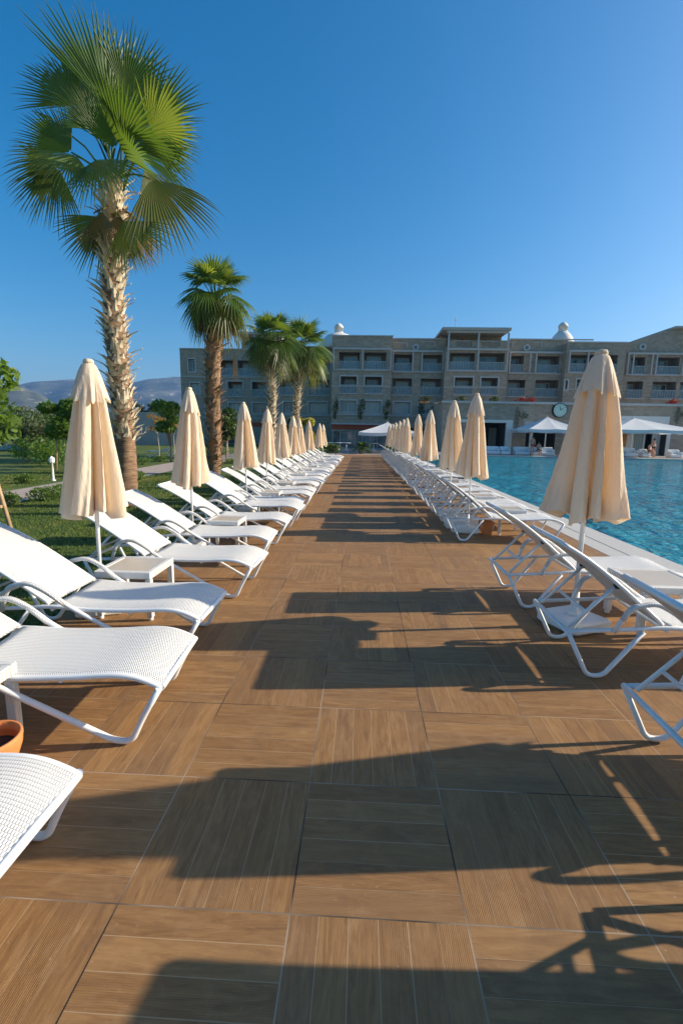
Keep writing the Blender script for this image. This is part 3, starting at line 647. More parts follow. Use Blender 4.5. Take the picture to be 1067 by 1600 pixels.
# left edge tree with timber stakes
def px_ground(u,w):
    d=ray(u,w); t=-CH/d.z; return CX+d.x*t,CY+d.y*t
rgt=random.Random(21)
tx,ty=-6.55,5.95
root=tree('staked_tree',tx,ty,2.9,1.12,'leafy bright green tree cut by the left edge with timber stakes',M['leaf_lime'],M['bark'],21,.075,5200,.50,.06,nb=14)
for k,(a,b_) in enumerate((((-5.34,5.62,-.03),(-5.86,5.85,1.62)),((-7.6,5.7,-.03),(-7.25,6.2,1.62)),((-7.2,7.3,-.03),(-7.05,6.7,1.62)))):
    s=empty('stake',(0,0,0)); m_=MB(); m_.tube([a,b_],.032,4); bpy.data.objects.remove(s); so=m_.build('stake',M['wood'],root); so.location=(-tx,-ty,.03)
m_=MB(); m_.tube([(-5.45,5.60,.40),(-7.0,5.55,.40)],.03,4); m_.tube([(-5.85,5.82,1.48),(-7.25,6.15,1.5)],.03,4); so=m_.build('brace',M['wood'],root); so.location=(-tx,-ty,.03)
# staked tree beyond the path
root=tree('staked_tree',-11.6,17.0,2.95,.95,'round green tree on thin stakes beyond the path, left of the front parasol',M['leaf_lime'],M['palebark'],31,.10,3600,.42,.08,nb=13)
for dx,dy in ((-.55,-.2),(.5,-.25),(-.25,.5)):
    m_=MB(); m_.tube([(dx,dy,0),(dx*.7,dy*.7,2.1)],.035,5); m_.build('stake',M['wood'],root)
tree('garden_tree',-11.3,29.5,3.6,1.0,'dark leafy tree left of the second left parasol',M['leaf_dark'],M['bark'],32,.10,1800,.4,.06)
tree('garden_tree',-10.2,23.5,3.4,1.0,'green tree showing between second left parasol and second palm',M['leaf_lime'],M['bark'],33,.10,2400,.3,.06)
tree('garden_tree',-8.3,27.5,3.4,.9,'green tree between the third and fourth left parasols',M['leaf_dark'],M['bark'],34,.11,2000,.3,.06)
tree('garden_tree',-3.6,31.5,2.9,.8,'yellow green bushy tree at the far end of the left row',M['leaf_yellow'],M['bark'],35,.10,2200,.15,.05)
tree('garden_tree',-5.2,33.5,3.3,.9,'dark bushy tree behind the far end of the left row',M['leaf_dark'],M['bark'],36,.11,2200,.2,.05)
tree('sapling',-11.7,25.4,2.7,.55,'small orange-leaved sapling on the far lawn left of the second parasol',M['leaf_orange'],M['palebark'],37,.07,420,.6,.025,nb=7)
tree('sapling',-10.7,25.2,2.6,.5,'thin sparse sapling right of the orange one',M['leaf_orange'],M['palebark'],38,.06,120,.6,.025,nb=6)
tree('sapling',-9.5,32,3.3,.7,'slim olive sapling behind the second palm before the hotel',M['leaf_olive'],M['palebark'],39,.10,500,.5,.04,nb=7)
# bare branched sapling
rg=random.Random(5); root=empty('bare_tree',(-11.7,22.4,-.03)); m_=MB()
m_.tube([(0,0,0),(.02,0,.6),(0,0,1.1)],[.06,.05,.045],7)
def br(p,d,L,r,dep):
    q=p+d*L; m_.tube([p,p.lerp(q,.5)+Vector((rg.uniform(-.04,.04),0,.03)),q],[r,r*.8,r*.6],5)
    if dep:
        for k in range(3): br(q,(d+Vector((rg.uniform(-.7,.7),rg.uniform(-.7,.7),rg.uniform(.1,.6)))).normalized(),L*.68,r*.58,dep-1)
for k in range(5):
    a=k*1.26; br(Vector((0,0,1.0)),Vector((cos(a)*.8,sin(a)*.8,.7)).normalized(),.55,.035,2)
m_.build('trunk',M['palebark'],root); tag(root,'leafless pale branched sapling right of the tall palm trunk','tree')
# path shrubs
rg=random.Random(8)
spots=[(-7.45,8.2,.35,.3),(-7.2,9.0,.45,.36),(-7.1,9.9,.40,.34),(-7.2,10.8,.4,.3),(-7.1,12.2,.45,.35),(-7.3,14,.4,.3),(-9.9,10.6,.3,.28),(-9.95,12.2,.35,.3),(-9.9,14.6,.4,.35),(-10.1,16.4,.4,.35),(-10.4,18.5,.5,.35),(-10.6,21,.5,.35),(-10.8,23.5,.5,.35),(-6.9,18,.4,.3),(-6.9,20.5,.45,.3),(-6.7,23,.45,.3)]
for i,(x,y,r_,h) in enumerate(spots):
    side='near' if x>-8.5 else 'far'
    k=[s for s in spots[:i+1] if (s[0]>-8.5)==(x>-8.5)]
    shrub(x,y,r_,h,'%s low green shrub from the front along the %s side of the garden path'%(ORD[len(k)-1],side),M['shrub'] if i%3 else M['leaf_lime'],40+i,620,.035)
for i,(x,y,r_,h) in enumerate([(-13.5,18.5,.9,1.2),(-14.8,20.5,1.0,1.5),(-16.5,21,1.1,1.2),(-12.9,21.5,.8,.9),(-17.5,26,1.2,1.6),(-15.8,15.2,.8,.7)]):
    shrub(x,y,r_,h,'%s loose bush in the garden bed beyond the path at far left'%ORD[i],M['shrub'] if i%2 else M['leaf_lime'],70+i,900,.07,'bushes in the garden bed beyond the path')
# far wood
rg=random.Random(9)
for i,(x,y,H,cr) in enumerate([(-27,36,3.0,2.6),(-32,39,3.4,2.8),(-25.5,40,3.3,2.4),(-37,42,3.7,3.2),(-31,44,4.0,3.0),(-42,40,3.5,3.2),(-34,36,3.0,2.4),(-24.5,33,2.5,1.8),(-47,46,4,3.4)]):
    tree('garden_tree',x,y,H,cr,'%s dark olive tree of the clump beyond the garden at left'%ORD[i],M['leaf_olive'] if i%3 else M['leaf_dark'],M['bark'],90+i,.17,2600,.25,.16,'dark trees beyond the garden',nb=12)
# white garden lamps
def garden_lamp(x,y,h,label):
    root=empty('garden_lamp',(x,y,-.03)); b=MB(); b.lathe([(.07,0),(.07,.03),(.035,.05),(.03,h*.72),(.05,h*.73)],n=16); b.build('post',M['white'],root)
    b=MB(); b.lathe([(.055,h*.73),(.085,h*.76),(.085,h*.90),(.09,h*.905),(.04,h*.97),(.012,h)],n=8,smooth=False); b.build('lantern',M['white'],root); tag(root,label,'lamp'); return root
garden_lamp(-9.72,13.05,.80,'short white lantern bollard beside the garden path at left')
# lounger far away on the lawn
o=copy_tree(lounger); o.location=(-13.4,27.5,0); o.rotation_euler=(0,0,R(190)); tag(o,'lone white lounger on the far lawn behind the bare sapling','sun lounger',None)
if 'group' in o: del o['group']
# ------------------------------------------------------------------ perimeter wall at left
def box_thing(name,a,b_,mat,label,cat,capmat=None,cap=0):
    root=empty(name,((a[0]+b_[0])/2,(a[1]+b_[1])/2,a[2])); L=root.location
    m_=MB(); m_.box(tuple(a[i]-L[i] for i in range(3)),tuple(b_[i]-L[i] for i in range(3))); m_.build('wall',mat,root)
    if cap: m_=MB(); m_.box((a[0]-L[0]-.05,a[1]-L[1]-.05,b_[2]-L[2]+.002),(b_[0]-L[0]+.05,b_[1]-L[1]+.05,b_[2]-L[2]+cap)); m_.build('coping',capmat,root)
    tag(root,label,cat); return root
p0=at(190,645,52); p1=at(300,645,52)
box_thing('perimeter_wall',(-31,52,-.03),(-19.5,52.4,p0.z),M['render'],'plain grey perimeter wall across the far lawn, left of the hotel','wall',M['trim'],.12)
for i,(u,v,r_) in enumerate([(222,640,.5),(240,640,.7),(247,637,.6)]):
    p=at(u,v,56); tree('garden_tree',p.x,p.y,p.z+.9,r_*1.3,'%s dark treetop rising over the grey perimeter wall'%ORD[i],M['leaf_dark'],M['bark'],110+i,.14,500,.6,.08,'treetops over the perimeter wall')
# low stone parapet and white line seen under the far trees
p=at(60,690,33); 
root=empty('balustrade',(-22.5,33.5,-.03)); m_=MB(); m_.box((-7,-.1,.0),(3.5,.1,.35)); m_.build('plinth',M['trim'],root); m_=MB(); m_.box((-7,-.12,.95),(3.5,.12,1.1)); m_.build('rail',M['whitewall'],root)
for k in range(12): m_=MB(); x=-6.9+k*.93; m_.box((x,-.07,.352),(x+.16,.07,.948)); m_.build('post',M['trim'],root)
tag(root,'low white balustrade in the shade of the trees at far left','balustrade')
# ------------------------------------------------------------------ hotel
hotel=empty('hotel',(5,60,0)); HO=Vector((5,60,0))
def hpart(mb,name,mat,parent=hotel):
    mb.v=[(x-HO.x,y-HO.y,z-HO.z) for x,y,z in mb.v]; return mb.build(name,mat,parent)
ZF={3:(9.45,11.55),2:(6.62,8.72),1:(4.30,5.82)}
trim=MB(); 
def block(u0,u1,Y,zt,ops,name='wall',depth=14,mat=None,z0=0,label=None):
    """ops: list of (u_left,u_right,z0,z1,kind)"""
    x0=at(u0,600,Y).x; x1=at(u1,600,Y).x; w=MB(); O=[]
    for (a,b_,za,zb,k) in ops: O.append((at(a,600,Y).x,at(b_,600,Y).x,za,zb,k))
    xs=sorted(set([x0,x1]+[o[0] for o in O]+[o[1] for o in O])); zs=sorted(set([z0,zt]+[o[2] for o in O]+[o[3] for o in O]))
    for i in range(len(xs)-1):
        for j in range(len(zs)-1):
            cx=(xs[i]+xs[i+1])/2; cz=(zs[j]+zs[j+1])/2
            if any(o[0]<cx<o[1] and o[2]<cz<o[3] for o in O): continue
            w.face([(xs[i],Y,zs[j]),(xs[i+1],Y,zs[j]),(xs[i+1],Y,zs[j+1]),(xs[i],Y,zs[j+1])])
    w.face([(x0,Y,z0),(x0,Y,zt),(x0,Y+depth,zt),(x0,Y+depth,z0)]); w.face([(x1,Y,z0),(x1,Y+depth,z0),(x1,Y+depth,zt),(x1,Y,zt)]); w.face([(x0,Y+depth,z0),(x0,Y+depth,zt),(x1,Y+depth,zt),(x1,Y+depth,z0)])
    for (a,b_,za,zb,k) in O:
        rc=MB(); d=1.5 if k in 'bf' else (.35 if k=='w' else 2.5)
        D=Y+d
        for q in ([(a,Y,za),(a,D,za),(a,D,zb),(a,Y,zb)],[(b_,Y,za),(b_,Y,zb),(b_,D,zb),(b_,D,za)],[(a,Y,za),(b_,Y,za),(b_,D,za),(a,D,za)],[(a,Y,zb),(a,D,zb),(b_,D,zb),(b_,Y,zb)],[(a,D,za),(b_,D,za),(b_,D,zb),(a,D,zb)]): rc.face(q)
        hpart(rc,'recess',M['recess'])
    wo=hpart(w,name,mat or M['stone'])
    if label: wo['label']=label
    for idx,(a,b_,za,zb,k) in enumerate(O):
        W=b_-a; Hh=zb-za
        if k in 'bfw':
            d=1.5 if k in 'bf' else .35; D=Y+d
            if k=='w': fa,fb=a+.05,b_-.05; fz0,fz1=za+.05,zb-.05
            else:
                fa=a+W*(.10 if idx%2 else .2); fb=b_-W*(.2 if idx%2 else .10); fz0,fz1=za+.02,za+Hh*.90
            fr=MB(); t_=.10
            fr.box((fa,D-.10,fz0),(fa+t_,D-.004,fz1)); fr.box((fb-t_,D-.10,fz0),(fb,D-.004,fz1)); fr.box((fa+t_+.002,D-.10,fz1-t_),(fb-t_-.002,D-.004,fz1)); fr.box((fa+t_+.002,D-.10,fz0),(fb-t_-.002,D-.004,fz0+t_)); mx=(fa+fb)/2; fr.box((mx-.04,D-.09,fz0+t_+.002),(mx+.04,D-.004,fz1-t_-.002))
            fo=hpart(fr,'window',M['trim']); g=MB(); g.box((fa+t_+.003,D-.06,fz0+t_+.003),(fb-t_-.003,D-.045,fz1-t_-.003)); hpart(g,'pane',M['curtain'] if (idx*7+int(a))%3 else M['glass'],fo)
        if k in 'bf':
            r_=MB(); zb_=za+.95; y_=Y-.04
            r_.box((a-.0,y_-.03,zb_),(b_+.0,y_+.03,zb_+.06)); r_.box((a,y_-.025,za+.10),(b_,y_+.025,za+.14)); nb=int(W/.30)
            for q in range(nb+1): xx=a+.02+(W-.06)*q/nb; r_.box((xx,y_-.012,za+.142),(xx+.022,y_+.012,zb_-.002))
            ro=hpart(r_,'railing',M['rail']); g=MB(); g.box((a+.03,y_+.03,za+.15),(b_-.03,y_+.04,zb_-.01)); hpart(g,'glazing',M['balglass'],ro)
            sl=MB(); sl.box((a-.15,Y-.16,za-.12),(b_+.15,Y-.002,za+.03)); hpart(sl,'balcony_slab',M['trim'])
        if k in 'fw':
            s=.16; trim=MB()
            trim.box((a-s,Y-.09,za+(.9 if k=='f' else -s)),(a,Y-.003,zb+s)); trim.box((b_,Y-.09,za+(.9 if k=='f' else -s)),(b_+s,Y-.003,zb+s)); trim.box((a+.002,Y-.09,zb),(b_-.002,Y-.003,zb+s))
            if k=='w': trim.box((a+.002,Y-.09,za-s),(b_-.002,Y-.003,za))
            hpart(trim,'surround',M['trim'])
    return x0,x1
def band(x0,x1,Y,z,h=.14,p=.12): t_=MB(); t_.box((x0,Y-p,z),(x1,Y-.004,z+h)); hpart(t_,'cornice',M['trim'])
def whiteframe(x0,x1,Y,z0,z1,mids=()):
    trim=MB()
    for x in (x0,x1)+tuple(mids): trim.box((x-.08,Y-.32,z0),(x+.08,Y-.18,z1-.001))
    trim.box((x0-.12,Y-.36,z1),(x1+.12,Y-.14,z1+.22)); trim.box((x0-.10,Y-.165,z0-.10),(x1+.10,Y-.005,z0+.06))
    hpart(trim,'balcony_frame',M['trim'])
def F3(a,b_,k='b'): return (a,b_,9.45,11.5,k)
def F2(a,b_,k='b'): return (a,b_,6.65,8.65,k)
def F1(a,b_,k='w'): return (a,b_,4.35,5.75,k)
YP=56.6; YB=57.8
# central projecting block A
x0,x1=block(518,611,YP,13.35,[F3(529,561),F3(568,602),F2(532,557,'f'),F2(570,596,'f'),F1(532,557,'w'),F1(569,596,'w'),(520,609,.1,2.0,'d')],label='stone block with two framed bays left of centre')
whiteframe(x0+.25,x1-.15,YP,9.45,11.75,((x0+x1)/2+.1,)); band(x0-.1,x1+.1,YP,4.0); band(x0,x1,YP,7.45,.1,.06); band(x0-.1,x1+.1,YP,13.35,.12)
XA0,XA1=x0,x1
sp=MB(); sp.box((x0+.1,YP-.06,2.25),(x1-.1,YP-.004,2.85)); hpart(sp,'fascia',M['orange']); band(x0,x1,YP,2.86,.16,.4)
# block B recessed
x0,x1=block(611.2,693,YB,13.3,[F3(613,643),F3(657,690),F2(613,643),F2(657,690),F1(616,642,'w'),F1(655,680,'w'),(613,690,.1,2.6,'d')])
whiteframe(x0+.1,x1-.3,YB,9.45,11.75,(at(643,600,YB).x,at(657,600,YB).x)); band(x0,x1,YB,4.0); band(x0,x1,YB,13.3,.12)
# block C projecting with upper loggia
x0,x1=block(693.2,791,YP-.4,12.25,[F3(700,739),F3(746,785),F2(710,738,'f'),F2(751,777,'f'),F1(710,735,'w'),F1(751,777,'w')])
YC=YP-.4
whiteframe(x0+.25,x1-.2,YC,9.45,11.75,((x0+x1)/2+.1,)); band(x0,x1,YC,7.45,.1,.06); band(x0-.1,x1+.1,YC,4.0)
# loggia above
lg=MB(); lg.box((x0-.2,YC+2.8,12.25),(x1-.2,YC+9,14.0)); hpart(lg,'loggia_wall',M['stone'])
lg=MB(); lg.box((x0-.6,YC-.7,13.95),(x1-.1,YC+9.4,14.25)); lo=hpart(lg,'loggia_roof',M['roof']); 
lg=MB(); lg.box((x0+.0,YC-.45,13.70),(x1-.3,YC-.2,13.94)); 
for xx in (x0+.25,(x0+x1)/2,x1-.25): lg.box((xx-.09,YC-.42,11.98),(xx+.09,YC-.22,13.695))
hpart(lg,'pergola',M['trim'])
for a,b_ in ((697,709),(733,748),(776,789)):
    pp=MB(); pp.box((at(a,600,YC).x,YC+.0,12.252),(at(b_,600,YC).x,YC+.35,12.95)); hpart(pp,'pier',M['stone'])
pp=MB()
for a,b_ in ((709.5,732.5),(748.5,775.5)):
    xa,xb=at(a,600,YC).x,at(b_,600,YC).x; pp.box((xa,YC+.1,12.85),(xb,YC+.2,12.92))
    nb=8
    for q in range(nb): xx=xa+(xb-xa)*(q+.5)/nb; pp.box((xx-.03,YC+.12,12.253),(xx+.03,YC+.18,12.848))
hpart(pp,'railing',M['trim'])
# block D recessed
x0,x1=block(791.2,880,YB,13.35,[F3(794,815),F3(836,870),F2(793,820),F2(836,872),(792,802,4.3,5.3,'w'),(835,858,4.3,5.3,'w')])
whiteframe(x0+.1,x1-.4,YB,9.45,11.75,(at(824,600,YB).x,at(833,600,YB).x)); band(x0,x1+3,YB,13.35,.14); 
# block E
x0,x1=block(880.2,972,YP,12.85,[F3(887,925),F3(932,960),F2(900,925,'f'),F2(935,958,'f'),(882,886,7.4,8.5,'w')])
whiteframe(x0+.3,x1-2.2,YP,9.45,11.75,((x0+x1)/2-1,)); band(x0-.1,x1+.1,YP,12.85,.14); band(x0,x1,YP,7.45,.1,.06)
pb=MB(); pb.box((x0+.3,YP+3,12.85),(x0+5.2,YP+9,13.6)); hpart(pb,'penthouse',M['stone'])
# block F with rising gable
x0,x1=block(972.2,1120,YB,12.7,[F3(981,1003),F3(1021,1056),F3(1064,1095),F2(979,1004),F2(1019,1056),F2(1062,1095),(975,999,4.3,5.2,'w'),(1015,1045,4.3,5.2,'w')])
whiteframe(x0+.2,x1-3,YB,9.45,11.75,(at(983,600,YB).x,at(1012,600,YB).x,at(1019,600,YB).x,at(1060,600,YB).x))
gx0=at(975,530,YB).x; gx1=at(1050,512,YB).x
gb=MB(); 
for (ya,yb) in ((YB+.02,YB+12),):
    P=[(gx0,12.7),(gx0,12.9),(gx1,14.75),(x1,14.75),(x1,12.7)]
    gb.face([(x,ya,z) for x,z in P]); gb.face([(x,yb,z) for x,z in P][::-1])
    for i in range(5):
        a=P[i]; b_=P[(i+1)%5]; gb.face([(a[0],ya,a[1]),(a[0],yb,a[1]),(b_[0],yb,b_[1]),(b_[0],ya,b_[1])])
hpart(gb,'gable',M['stone'])
gr=MB(); gr.box((gx1,YB-.6,14.76),(x1,YB+12.3,14.98)); hpart(gr,'gable_roof',M['roof'])
gw=MB(); gw.box((gx1+1.6,YB-.05,13.2),(gx1+3,YB+.015,14.2)); wo=hpart(gw,'window',M['trim']); gw=MB(); gw.box((gx1+1.75,YB-.07,13.3),(gx1+2.85,YB-.052,14.1)); hpart(gw,'pane',M['glass'],wo)
# left blocks G, H
YG=60.5
x0,x1=block(431,517.8,YG,12.75,[F3(440,478),F3(484,514),F2(438,462),F2(483,514),F1(443,458,'w'),F1(483,511,'w')])
band(x0,x1,YG,4.0); band(x0,x1,YG,12.75,.12); whiteframe(at(482,600,YG).x,x1-.1,YG,9.45,11.75)
YH=64
x0,x1=block(283,430.8,YH,12.95,[(296,306,9.9,11.6,'w'),(298,312,6.9,8.4,'w'),F3(345,365),F3(372,408),F3(412,428),F2(356,379,'f'),F2(394,417,'f'),(320,328,4.2,5.8,'w'),F1(357,380,'w'),F1(395,417,'w'),(345,380,.1,2.6,'d')],label='left wing of the hotel with a sunlit end wall')
band(x0,x1,YH,12.95,.12); band(x0,x1,YH,9.15,.12); band(x0,x1,YH,3.6,.12); sp=MB(); sp.box((at(335,600,YH).x,YH-.06,2.5),(x1-.1,YH-.004,3.1)); hpart(sp,'fascia',M['orange'])
ph=MB(); xa,xb=at(372,530,YH).x,at(432,530,YH).x; ph.box((xa,YH+2,12.96),(xb,YH+10,14.9)); hpart(ph,'penthouse',M['stone'])
pg=MB(); pg.box((xa-.3,YH-.2,14.95),(xb+.3,YH+10.2,15.25)); 
for xx in (xa,xa+2.2,xa+4.4,xb-.2): pg.box((xx,YH+.0,13.1),(xx+.16,YH+.16,14.945))
for k in range(9): pg.box((xa+k*.6,YH-.45,15.252),(xa+k*.6+.16,YH-.1,15.5))
hpart(pg,'pergola',M['trim'])
wn=MB(); wn.box((xa+.6,YH+1.9,13.1),(xa+2,YH+1.99,14.6)); wo=hpart(wn,'window',M['trim']); wn=MB(); wn.box((xa+.75,YH+1.86,13.2),(xa+1.85,YH+1.898,14.5)); hpart(wn,'pane',M['curtain'],wo)
# portholes
def ring(u,v,Y,r):
    c=at(u,v,Y); m_=MB(); N=24; rows=[]
    for k in range(N+1):
        a=2*PI*k/N; rows.append([(c.x+rr_*cos(a),yy,c.z+rr_*sin(a)) for rr_,yy in ((r*.5,Y-.004),(r*.5,Y-.1),(r,Y-.1),(r,Y-.004))])
    m_.grid(rows); o=hpart(m_,'porthole',M['trim']); g=MB(); g.tube([(c.x,Y-.03,c.z),(c.x,Y-.005,c.z)],r*.5,16); hpart(g,'pane',M['glass'],o)
ring(649,543,YB,.42); ring(822,543.5,YB,.42); ring(1003,542,YB,.42)
for (a,b_,c_,d_,Y) in ((612,636,535,550,YB),(656,680,533,537,YB),(793,800,534,540,YB),(835,846,534,540,YB)):
    p=at(a,c_,Y); q=at(b_,d_,Y); m_=MB(); t_=.09
    m_.box((p.x,Y-.07,p.z-t_),(q.x,Y-.006,p.z)); m_.box((q.x-t_,Y-.07,p.z-.6),(q.x,Y-.006,p.z-t_-.002)); hpart(m_,'wall_moulding',M['trim'])
# domes
def dome(u,v_top,Y,label,big):
    p=at(u,v_top,Y); m_=MB(); s=1
    if big: m_.lathe([(2.7,-3.4),(2.6,-2.9),(2.2,-2.2),(1.5,-1.55),(.8,-1.3),(.60,-1.25)],(p.x,p.y,p.z),28)
    else: m_.lathe([(1.55,-3.4),(1.45,-2.4),(1.1,-1.75),(.8,-1.4),(.60,-1.25)],(p.x,p.y,p.z),28)
    m_.lathe([(.62,-1.25),(.62,-1.15),(.50,-1.12)],(p.x,p.y,p.z),20)
    for k in range(8):
        a=k*PI/4+.2; m_.box((p.x+.48*cos(a)-.07,p.y+.48*sin(a)-.07,p.z-1.12),(p.x+.48*cos(a)+.07,p.y+.48*sin(a)+.07,p.z-.62))
    m_.lathe([(.62,-.62),(.62,-.52),(.54,-.38),(.36,-.15),(.14,-.04),(.03,.0),(.02,.12)],(p.x,p.y,p.z),20)
    o=hpart(m_,'dome',M['whitewall']); o['label']=label
dome(529.5,505,YP+5,'white lantern dome above the left central block',True); dome(880,503,YB+5,'small white lantern cupola on the right roof',False)
m_=MB(); p=at(712,492,YC+6); m_.tube([(p.x,p.y,14.2),(p.x,p.y,p.z)],[.05,.025],6); m_.box((p.x-.12,p.y-.03,p.z-.7),(p.x+.12,p.y+.03,p.z-.62)); hpart(m_,'antenna',M['roof'])
tag(hotel,'long four-storey stone hotel with balconies and white trim across the background','hotel')
# wall climbing plants on hotel ledge
for i,(u,v,Y,r_) in enumerate([(524,640,YP-.3,.35),(564,645,YP-.3,.5),(604,642,YP-.3,.45),(657,637,YB-.3,.5)]):
    p=at(u,v,Y); root=empty('climbing_plant',(p.x,p.y,4.15)); m_=MB(); leaf_cloud(m_,[((0,0,.6),(r_,.2,.7)),((r_*.4,0,1.3),(r_*.6,.2,.6)),((-r_*.2,0,-.2),(r_*.5,.15,.5))],260,.1,random.Random(i)); m_.build('foliage',M['leaf_dark'],root)
    m_=MB(); m_.tube([(0,.1,-.1),(.05,.05,.6),(0,0,1.4)],.03,5); m_.build('stem',M['bark'],root); tag(root,'%s dark climbing plant from the left on the hotel ledge'%ORD[i],'plant','climbing plants on the hotel ledge')
# ------------------------------------------------------------------ restaurant terrace building
YT=46.5
ter=empty('restaurant_building',(20,YT,0)); HO=Vector((20,YT,0))
def tpart(mb,name,mat,parent=None):
    mb.v=[(x-20,y-YT,z) for x,y,z in mb.v]; return mb.build(name,mat,parent or ter)
zt=4.95
def X(u): return at(u,670,YT).x
x0=X(690); x1=X(1180); ops=[(X(738),X(789),.06,3.05),(X(822),X(868),.06,2.9),(X(940),X(1042),.06,3.1)]
w=MB(); xs=sorted([x0,x1]+[o[0] for o in ops]+[o[1] for o in ops])
for i in range(len(xs)-1):
    cx=(xs[i]+xs[i+1])/2; op=[o for o in ops if o[0]<cx<o[1]]; zb=op[0][3] if op else .06
    w.face([(xs[i],YT,zb),(xs[i+1],YT,zb),(xs[i+1],YT,zt),(xs[i],YT,zt)])
xl=at(678,650,50.5).x
w.face([(x0,YT,.06),(x0,YT,zt),(xl,YT+4.5,zt),(xl,YT+4.5,.06)]); w.face([(x0,YT,zt),(x1,YT,zt),(x1,YT+8,zt),(xl,YT+8,zt),(xl,YT+4.5,zt)])
tpart(w,'wall',M['stone2'])
for (a,b_,za,zb) in ops:
    rc=MB(); D=YT+3
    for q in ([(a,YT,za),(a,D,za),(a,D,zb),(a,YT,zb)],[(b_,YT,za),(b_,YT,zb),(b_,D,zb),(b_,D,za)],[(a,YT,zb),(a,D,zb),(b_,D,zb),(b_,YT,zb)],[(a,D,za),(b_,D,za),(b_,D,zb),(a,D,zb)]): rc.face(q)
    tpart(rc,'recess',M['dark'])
cp=MB(); cp.box((x0-.15,YT-.25,zt+.002),(x1,YT+.3,zt+.22)); cp.face([(x0-.15,YT+.3,zt+.2),(x0-.15,YT-.25,zt+.2),(xl-.25,YT+4.5,zt+.2),(xl+.3,YT+4.5,zt+.2)]); tpart(cp,'coping',M['trim'])
a,b_=ops[0][0],ops[0][1]
q=MB(); q.box((b_+.0,YT-.25,.06),(b_+.65,YT+.2,3.35)); q.box((a-2.2,YT-.25,3.06),(b_-.002,YT+.2,3.35)); tpart(q,'portal',M['whitewall'])
q=MB(); q.box((a+1.0,YT+2.0,.06),(a+1.9,YT+2.1,2.6)); q.box((a+2.2,YT+2.0,.06),(a+3.0,YT+2.1,2.6)); tpart(q,'curtain',M['recess'])
a,b_=ops[1][0],ops[1][1]; q=MB(); q.box((a-.3,YT-.1,2.92),(b_+.3,YT-.004,3.25)); tpart(q,'lintel',M['trim'])
a,b_=ops[2][0],ops[2][1]
q=MB(); q.box((a-1.2,YT-.08,3.1),(b_+.05,YT-.004,3.95)); q.box((b_,YT-.08,.06),(b_+.0+.35,YT-.004,3.098)); tpart(q,'portal',M['whitewall'])
q=MB(); q.box((a,YT+.9,.06),(X(1000),YT+1.0,3.0)); q.box((X(1029),YT+.9,.06),(b_,YT+1.0,3.0)); q.box((X(1000),YT+.9,2.35),(X(1029),YT+1.0,3.0)); q.box((X(1015),YT+.9,.06),(X(1018),YT+1.0,2.348)); tpart(q,'inner_wall',M['whitewall'])
q=MB(); q.box((X(1000.5),YT+.93,.06),(X(1014.5),YT+.97,2.34)); do=tpart(q,'door',M['curtain'])
q=MB(); q.box((X(972),YT+.75,.9),(X(987),YT+.89,2.4)); tpart(q,'shutter',M['amber'])
tag(ter,'low stone restaurant building with terrace on top across the pool','building')
# wall clock
c=at(874.5,641,YT-.3); root=empty('wall_clock',c)
m_=MB(); m_.tube([(0,.28,0),(0,-.02,0)],.72,32); m_.build('rim',M['black'],root)
m_=MB(); m_.tube([(0,-.022,0),(0,-.06,0)],.64,32); f_=m_.build('dial',M['clock'],root)
m_=MB()
for k in range(12):
    a=k*PI/6; m_.box((.54*cos(a)-.03,-.075,.54*sin(a)-.03),(.54*cos(a)+.03,-.062,.54*sin(a)+.03))
m_.build('hour_marks',M['black'],f_); m_=MB(); m_.tube([(0,-.08,0),(.25,-.08,.2)],.025,5); m_.tube([(0,-.085,0),(-.1,-.085,.45)],.02,5); m_.build('hand',M['black'],f_)
tag(root,'round pale-faced wall clock on the restaurant wall beside the white open parasol','clock')
# plants on the restaurant roof edge
for i,(u,v,w_,mt) in enumerate([(812,624,.8,'redflower'),(828,622,.6,'redflower'),(1048,622,.8,'redflower'),(770,622,.6,'leaf_dark'),(662,632,.9,'leaf_olive'),(718,622,.8,'leaf_olive')]):
    p=at(u,v,YT+.9); root=empty('planter_plant',(p.x,p.y,zt)); m_=MB(); leaf_cloud(m_,[((0,0,.35),(w_*.7,.3,.35)),((.3,0,.5),(w_*.4,.3,.3))],300,.09,random.Random(i+50)); m_.build('foliage',M[mt],root)
    m_=MB(); m_.box((-w_*.5,-.2,.0),(w_*.5,.2,.22),bev=.02); m_.build('planter',M['terracotta'],root)
    tag(root,['red flowering plant on the restaurant roof left of the clock','second red flowering plant nearer the clock on the restaurant roof','red flowering plant on the restaurant roof at the right edge','small dark plant on the restaurant roof above the portal','olive bush at the left corner of the restaurant roof','olive plant on the roof between the two tall right parasols'][i],'plant')
for i,(u,v) in enumerate([(808,650),(1058,650)]):
    p=at(u,v,YT-.15); root=empty('climbing_plant',p); m_=MB(); leaf_cloud(m_,[((0,0,0),(.25,.1,.9)),((.6,0,.1),(.5,.12,.35))],160,.07,random.Random(i)); m_.build('foliage',M['leaf_olive'],root); tag(root,['thin climber on the restaurant wall between portal and clock','thin climber on the restaurant wall at the right edge'][i],'plant')
    m_=MB(); m_.tube([(0,.05,-1.2),(0,.03,.9)],.03,5); m_.build('stem',M['bark'],root)
